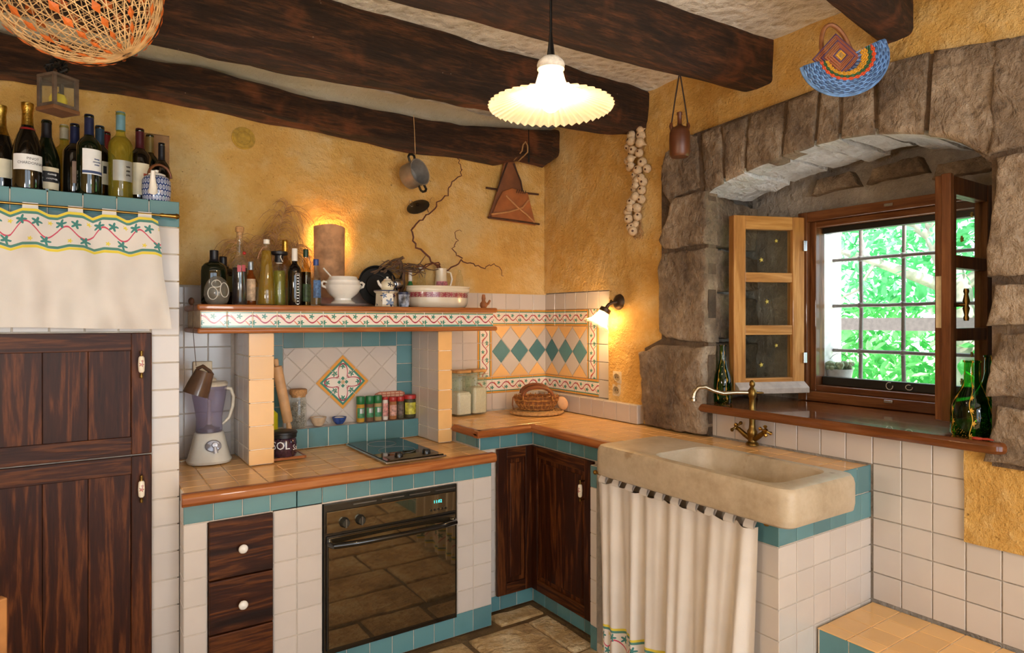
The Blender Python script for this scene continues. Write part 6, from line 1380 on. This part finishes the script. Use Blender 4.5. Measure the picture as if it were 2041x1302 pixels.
mk('hoop_handle', G().tube([(-.055+.05*cos(t)*1.+.05, .01, .030+.125*sin(t)) for t in [i*pi/16 for i in range(17)]], .0075, 8), plain('peeled_hazel', '9a6238', .6, 0, .2), bb, smooth=True)
# ---------------------------------------------------------------- things hanging on the back wall
tag(mk('gold_medal_plaque', G().lathe([(0, .006), (.030, .006), (.032, .008), (.046, .008), (.047, .004), (.052, .004), (.053, 0), (0, 0)], 40, M=TR(-1.789, -.012, 2.29) @ Matrix.Rotation(pi/2, 4, 'X')), plain('dull_gold_ochre', 'b08a2a', .5, .2, .25, 40, .5), smooth=40), 'round dull gold plaque on the ochre plaster below the beam', 'plaque')
po = thing('steel_saucepan', 'small steel pot with black handles hung from a string', 'pot', (-.978, -.150, 2.195), basis((.357, -.90, .2), (-.30, -.05, .93)))
mk('body', G().lathe([(0, -.045), (.060, -.045), (.066, -.038), (.068, .045), (.072, .047), (.066, .046), (.064, -.036), (0, -.041)], 36), plain('brushed_steel', 'a5a099', .5, .7, .1), po, smooth=40)
BK = plain('bakelite', '17150f', .4)
for s in (-1, 1): mk('loop_handle', G().tube([(s*.066, -.022, .025), (s*.090, -.024, .028), (s*.100, -.012, .028), (s*.100, .012, .028), (s*.090, .024, .028), (s*.066, .022, .025)], .0065, 8), BK, po, smooth=True)
tag(mk('hanging_string', G().tube([(-.990, -.176, 2.50), (-.985, -.176, 2.42), (-.978, -.172, 2.30)], .0016, 5), plain('straw_string', 'cf9d62', .8)), 'thin string from beam down to the steel pot', 'string')
li = thing('pan_lid', 'flat dark pan lid hanging under the steel pot', 'lid', (-.93, -.105, 2.04), basis((-.55, -.50, .72), (.8, -.6, .4))); mk('disc', G().lathe([(0, .006), (.050, .004), (.062, 0), (.062, -.003), (.05, .001), (0, .002)], 36), plain('dark_pan_lid', '4a4438', .4, .7), li, smooth=True); mk('knob', G().lathe([(0, .022), (.009, .021), (.010, .014), (.005, .006), (0, .006)], 16), BK, li, smooth=True); mk('wire_ring', G().tube([(-.03+.010*cos(t), .0, .03+.02*sin(t)) for t in [i*pi/8 for i in range(16)]], .0012, 5, closed=True), STEEL, li)
# leather bellows-shaped bag
lb = thing('leather_apron', 'brown leather pouch stretched on two sticks hanging from beam', 'leather pouch', (-.29, -.06, 2.02)); LT = plain('tan_leather', '9a5a2c', .6, 0, .25, 9, .15); LD = plain('dark_leather', '7a4a2a', .6, 0, .25, 9, .15)
def lp(x, z, y): return (x, y, z)
back = [(-.449, 2.035), (-.385, 2.20), (-.335, 2.38), (-.30, 2.395), (-.262, 2.38), (-.195, 2.20), (-.112, 2.02)]
mk('hide', G().prism(back, -.045, -.033, 'y'), LD, lb, world=True, bevel=.004)
fl2 = [(-.440, 2.025), (-.395, 2.13), (-.355, 2.195), (-.29, 2.222), (-.175, 2.205), (-.155, 2.14), (-.115, 2.012)]
mk('front_flap', G().prism(fl2, -.056, -.046, 'y'), LT, lb, world=True, bevel=.004)
DK = plain('dark_lace', '3c2415', .7)
mk('lace', G().tube([(-.44, -.062, 2.05), (-.32, -.064, 2.075), (-.22, -.064, 2.11), (-.175, -.060, 2.16)], .006, 6), plain('pale_thong', 'b98250', .7), lb, world=True, smooth=True); mk('lace', G().tube([(-.34, -.062, 2.17), (-.26, -.064, 2.11), (-.19, -.064, 2.07), (-.13, -.060, 2.03)], .006, 6), plain('pale_thong', 'b98250', .7), lb, world=True, smooth=True)
for s in (-1, 1): mk('seam_cord', G().tube([(-.30+s*.022, -.052, 2.37), (-.30+s*.055-(.01 if s < 0 else -.02), -.052, 2.27), (-.30+s*.095, -.050, 2.19)], .004, 6), DK, lb, world=True, smooth=True)
for i in range(5): mk('stitch', G().tube([(-.26+.015*i, -.058, 2.195), (-.255+.015*i, -.060, 2.215)], .0022, 5), DK, lb, world=True)
mk('stick', G().tube([(-.462, -.040, 2.205), (-.3, -.028, 2.206), (-.085, -.040, 2.208)], .006, 8), DWOOD, lb, world=True, smooth=True); mk('stick', G().tube([(-.462, -.058, 2.030), (-.3, -.062, 2.027), (-.09, -.056, 2.022)], .006, 8), DWOOD, lb, world=True, smooth=True)
mk('hanging_loop', G().tube([(-.322, -.12, 2.37), (-.332, -.218, 2.40), (-.328, -.222, 2.435), (-.312, -.224, 2.455), (-.296, -.222, 2.435), (-.292, -.218, 2.40), (-.288, -.12, 2.37)], .0045, 6), plain('loop_cord', 'a07c50', .8), lb, world=True, smooth=True)
tag(mk('iron_rod', G().tube([(-.285, -.216, 2.53), (-.285, -.218, 2.45), (-.285, -.218, 2.42), (-.285, -.218, 2.34)], [.003, .003, .005, .005], 8), IRON, smooth=True), 'thin black iron rod hanging on beam beside the leather pouch', 'rod')
# ---------------------------------------------------------------- window sill bottles
def gold_paint(seed):
    def f(b):
        u, v, _ = b.xyz('UV'); U = u*3.; um = U.mod(.5) - .25; w = (v*60.+seed).sin()*.035
        line = (um - w).abs().lt(.009)*v.gt(.06); vm = v.mod(.042) - .021; fl_ = flower((um - w), vm*5., .03, .0, .05)
        dots = b.voro(260).lt(.22)*v.lt(.13)*b.noise(14, 2).gt(.5)
        return line.max(fl_*v.gt(.05)).max(dots), lin('c79a3e')
    return f
GP2 = thin_glass('green_painted_glass', '63cf66', .03, gold_paint(1.)); GP3 = thin_glass('green_painted_glass_dark', '58bf68', .03, gold_paint(3.)); GP4 = thin_glass('deep_green_painted_glass', '55a860', .03, gold_paint(5.))
bottle('painted_bottle', 'slender dark green bottle with painted vine beside the faucet', (.035, -1.312, 1.0505), 'jug', .040, .268, GP4, None, (), 0, 'painted green bottles')
bottle('painted_bottle', 'round shouldered green glass jug painted with gold flowers and dots', (.028, -2.312, 1.0505), 'jug', .062, .248, GP2, None, (), .3, 'painted green bottles')
bottle('painted_bottle', 'green glass jug standing behind the gold dotted one', (.152, -2.325, 1.0505), 'jug', .060, .262, GP3, None, (), 1.3, 'painted green bottles')
kr = thing('red_cord', 'small red plastic clip and cord lying before the green jugs', 'cord', (-.052, -2.355, 1.0505)); mk('ring', G().tube([(.0, .010*cos(t), .004+.003*sin(t)) if False else (.009*cos(t), .013*sin(t), .004) for t in [i*pi/8 for i in range(16)]], .0035, 6, closed=True), plain('red_plastic', 'a83a28', .4), kr, smooth=True); mk('tail', G().tube([(0, -.013, .004), (.003, -.028, .005), (.0, -.045, .004)], [.003, .004, .002], 6), plain('red_plastic', 'a83a28', .4), kr, smooth=True)
# ---------------------------------------------------------------- pendant lamp
pe = thing('pendant_lamp', 'fluted white opal glass pendant lamp with glowing bulb', 'pendant lamp', (-1.457, -1.954, 1.962))
def rip(r, z, a): k = max(0, (r-.04)/.115); return (r*(1+.018*k*sin(44*a)), z + .0045*k*sin(44*a))
sh_prof = [(.155, 0), (.150, .003), (.125, .012), (.095, .022), (.065, .031), (.048, .038), (.041, .046), (.037, .062), (.032, .080), (.029, .092)]
mk('glass_shade', G().lathe(sh_prof, 176, ripple=rip), OPAL, pe, smooth=180)
mk('gallery', G().lathe([(0, .118), (.012, .126), (.024, .122), (.033, .112), (.035, .104), (.033, .099), (.034, .094), (.028, .088), (.026, .094), (0, .100)], 32), plain('printed_porcelain', 'd9d2c4', .25, 0, .2, 50), pe, smooth=40); mk('lamp_holder', G().lathe([(0, .095), (.018, .095), (.018, .055), (.014, .05), (0, .05)], 20), PORC, pe, smooth=40)
mk('cord_grip', G().lathe([(.013, .124), (.010, .130), (.007, .155), (.004, .185), (0, .186)], 16), BLACK, pe, smooth=True); mk('cord', G().tube([(0, 0, .18), (0, 0, .665)], .0035, 8), BLACK, pe, smooth=True)
EM1 = Bld('pendant_bulb_glow'); EM1.set(col=lin('fff0d0'), em=lin('ffd49a'), ems=250.); EM1 = EM1.m
mk('bulb', G().sphere((0, 0, .018), (.027, .027, .030), 20, 14).lathe([(.020, .036), (.014, .052), (.012, .056)], 16), EM1, pe, smooth=True)
# two unseen globes on cords, added as fill light for the room
EM4 = Bld('fill_globe_glow'); EM4.set(col=lin('fff4e0'), em=lin('fffaf2'), ems=46.); EM4 = EM4.m
for x, y, lb_ in ((-3.15, -2.45, 'white fill light globe added out of view near the left wall'), (-1.3, -4.3, 'white fill light globe added out of view near the rear openings')):
    gl_ = thing('fill_globe', lb_, 'pendant lamp', (x, y, 1.5)); mk('globe', G().sphere((0, 0, 0), .13, 24, 16), EM4, gl_, smooth=True); mk('cord', G().tube([(0, 0, .12), (0, 0, 1.12)], .004, 8), BLACK, gl_)
# wooden chair at the left edge
ch = thing('wooden_chair', 'pale wooden chair back just entering the view by the tall cabinet', 'chair', (-2.676, -1.437, 0), (0, 0, .5)); CHM = plain('chair_wood', 'a8713e', .45, 0, .2, 14)
mk('seat', G().box((-.21, -.2, .43), (.21, .2, .46)), CHM, ch, bevel=.008)
for x in (-.19, .17):
    mk('leg', G().box((x, -.19, 0), (x+.03, -.16, .43)), CHM, ch, bevel=.004); mk('back_post', G().box((x, .165, 0), (x+.03, .195, .74)), CHM, ch, bevel=.004)
mk('back_rail', G().box((-.16, .172, .60), (.17, .19, .70)), CHM, ch, bevel=.006); mk('back_rail', G().box((-.16, .172, .50), (.17, .19, .54)), CHM, ch, bevel=.006)
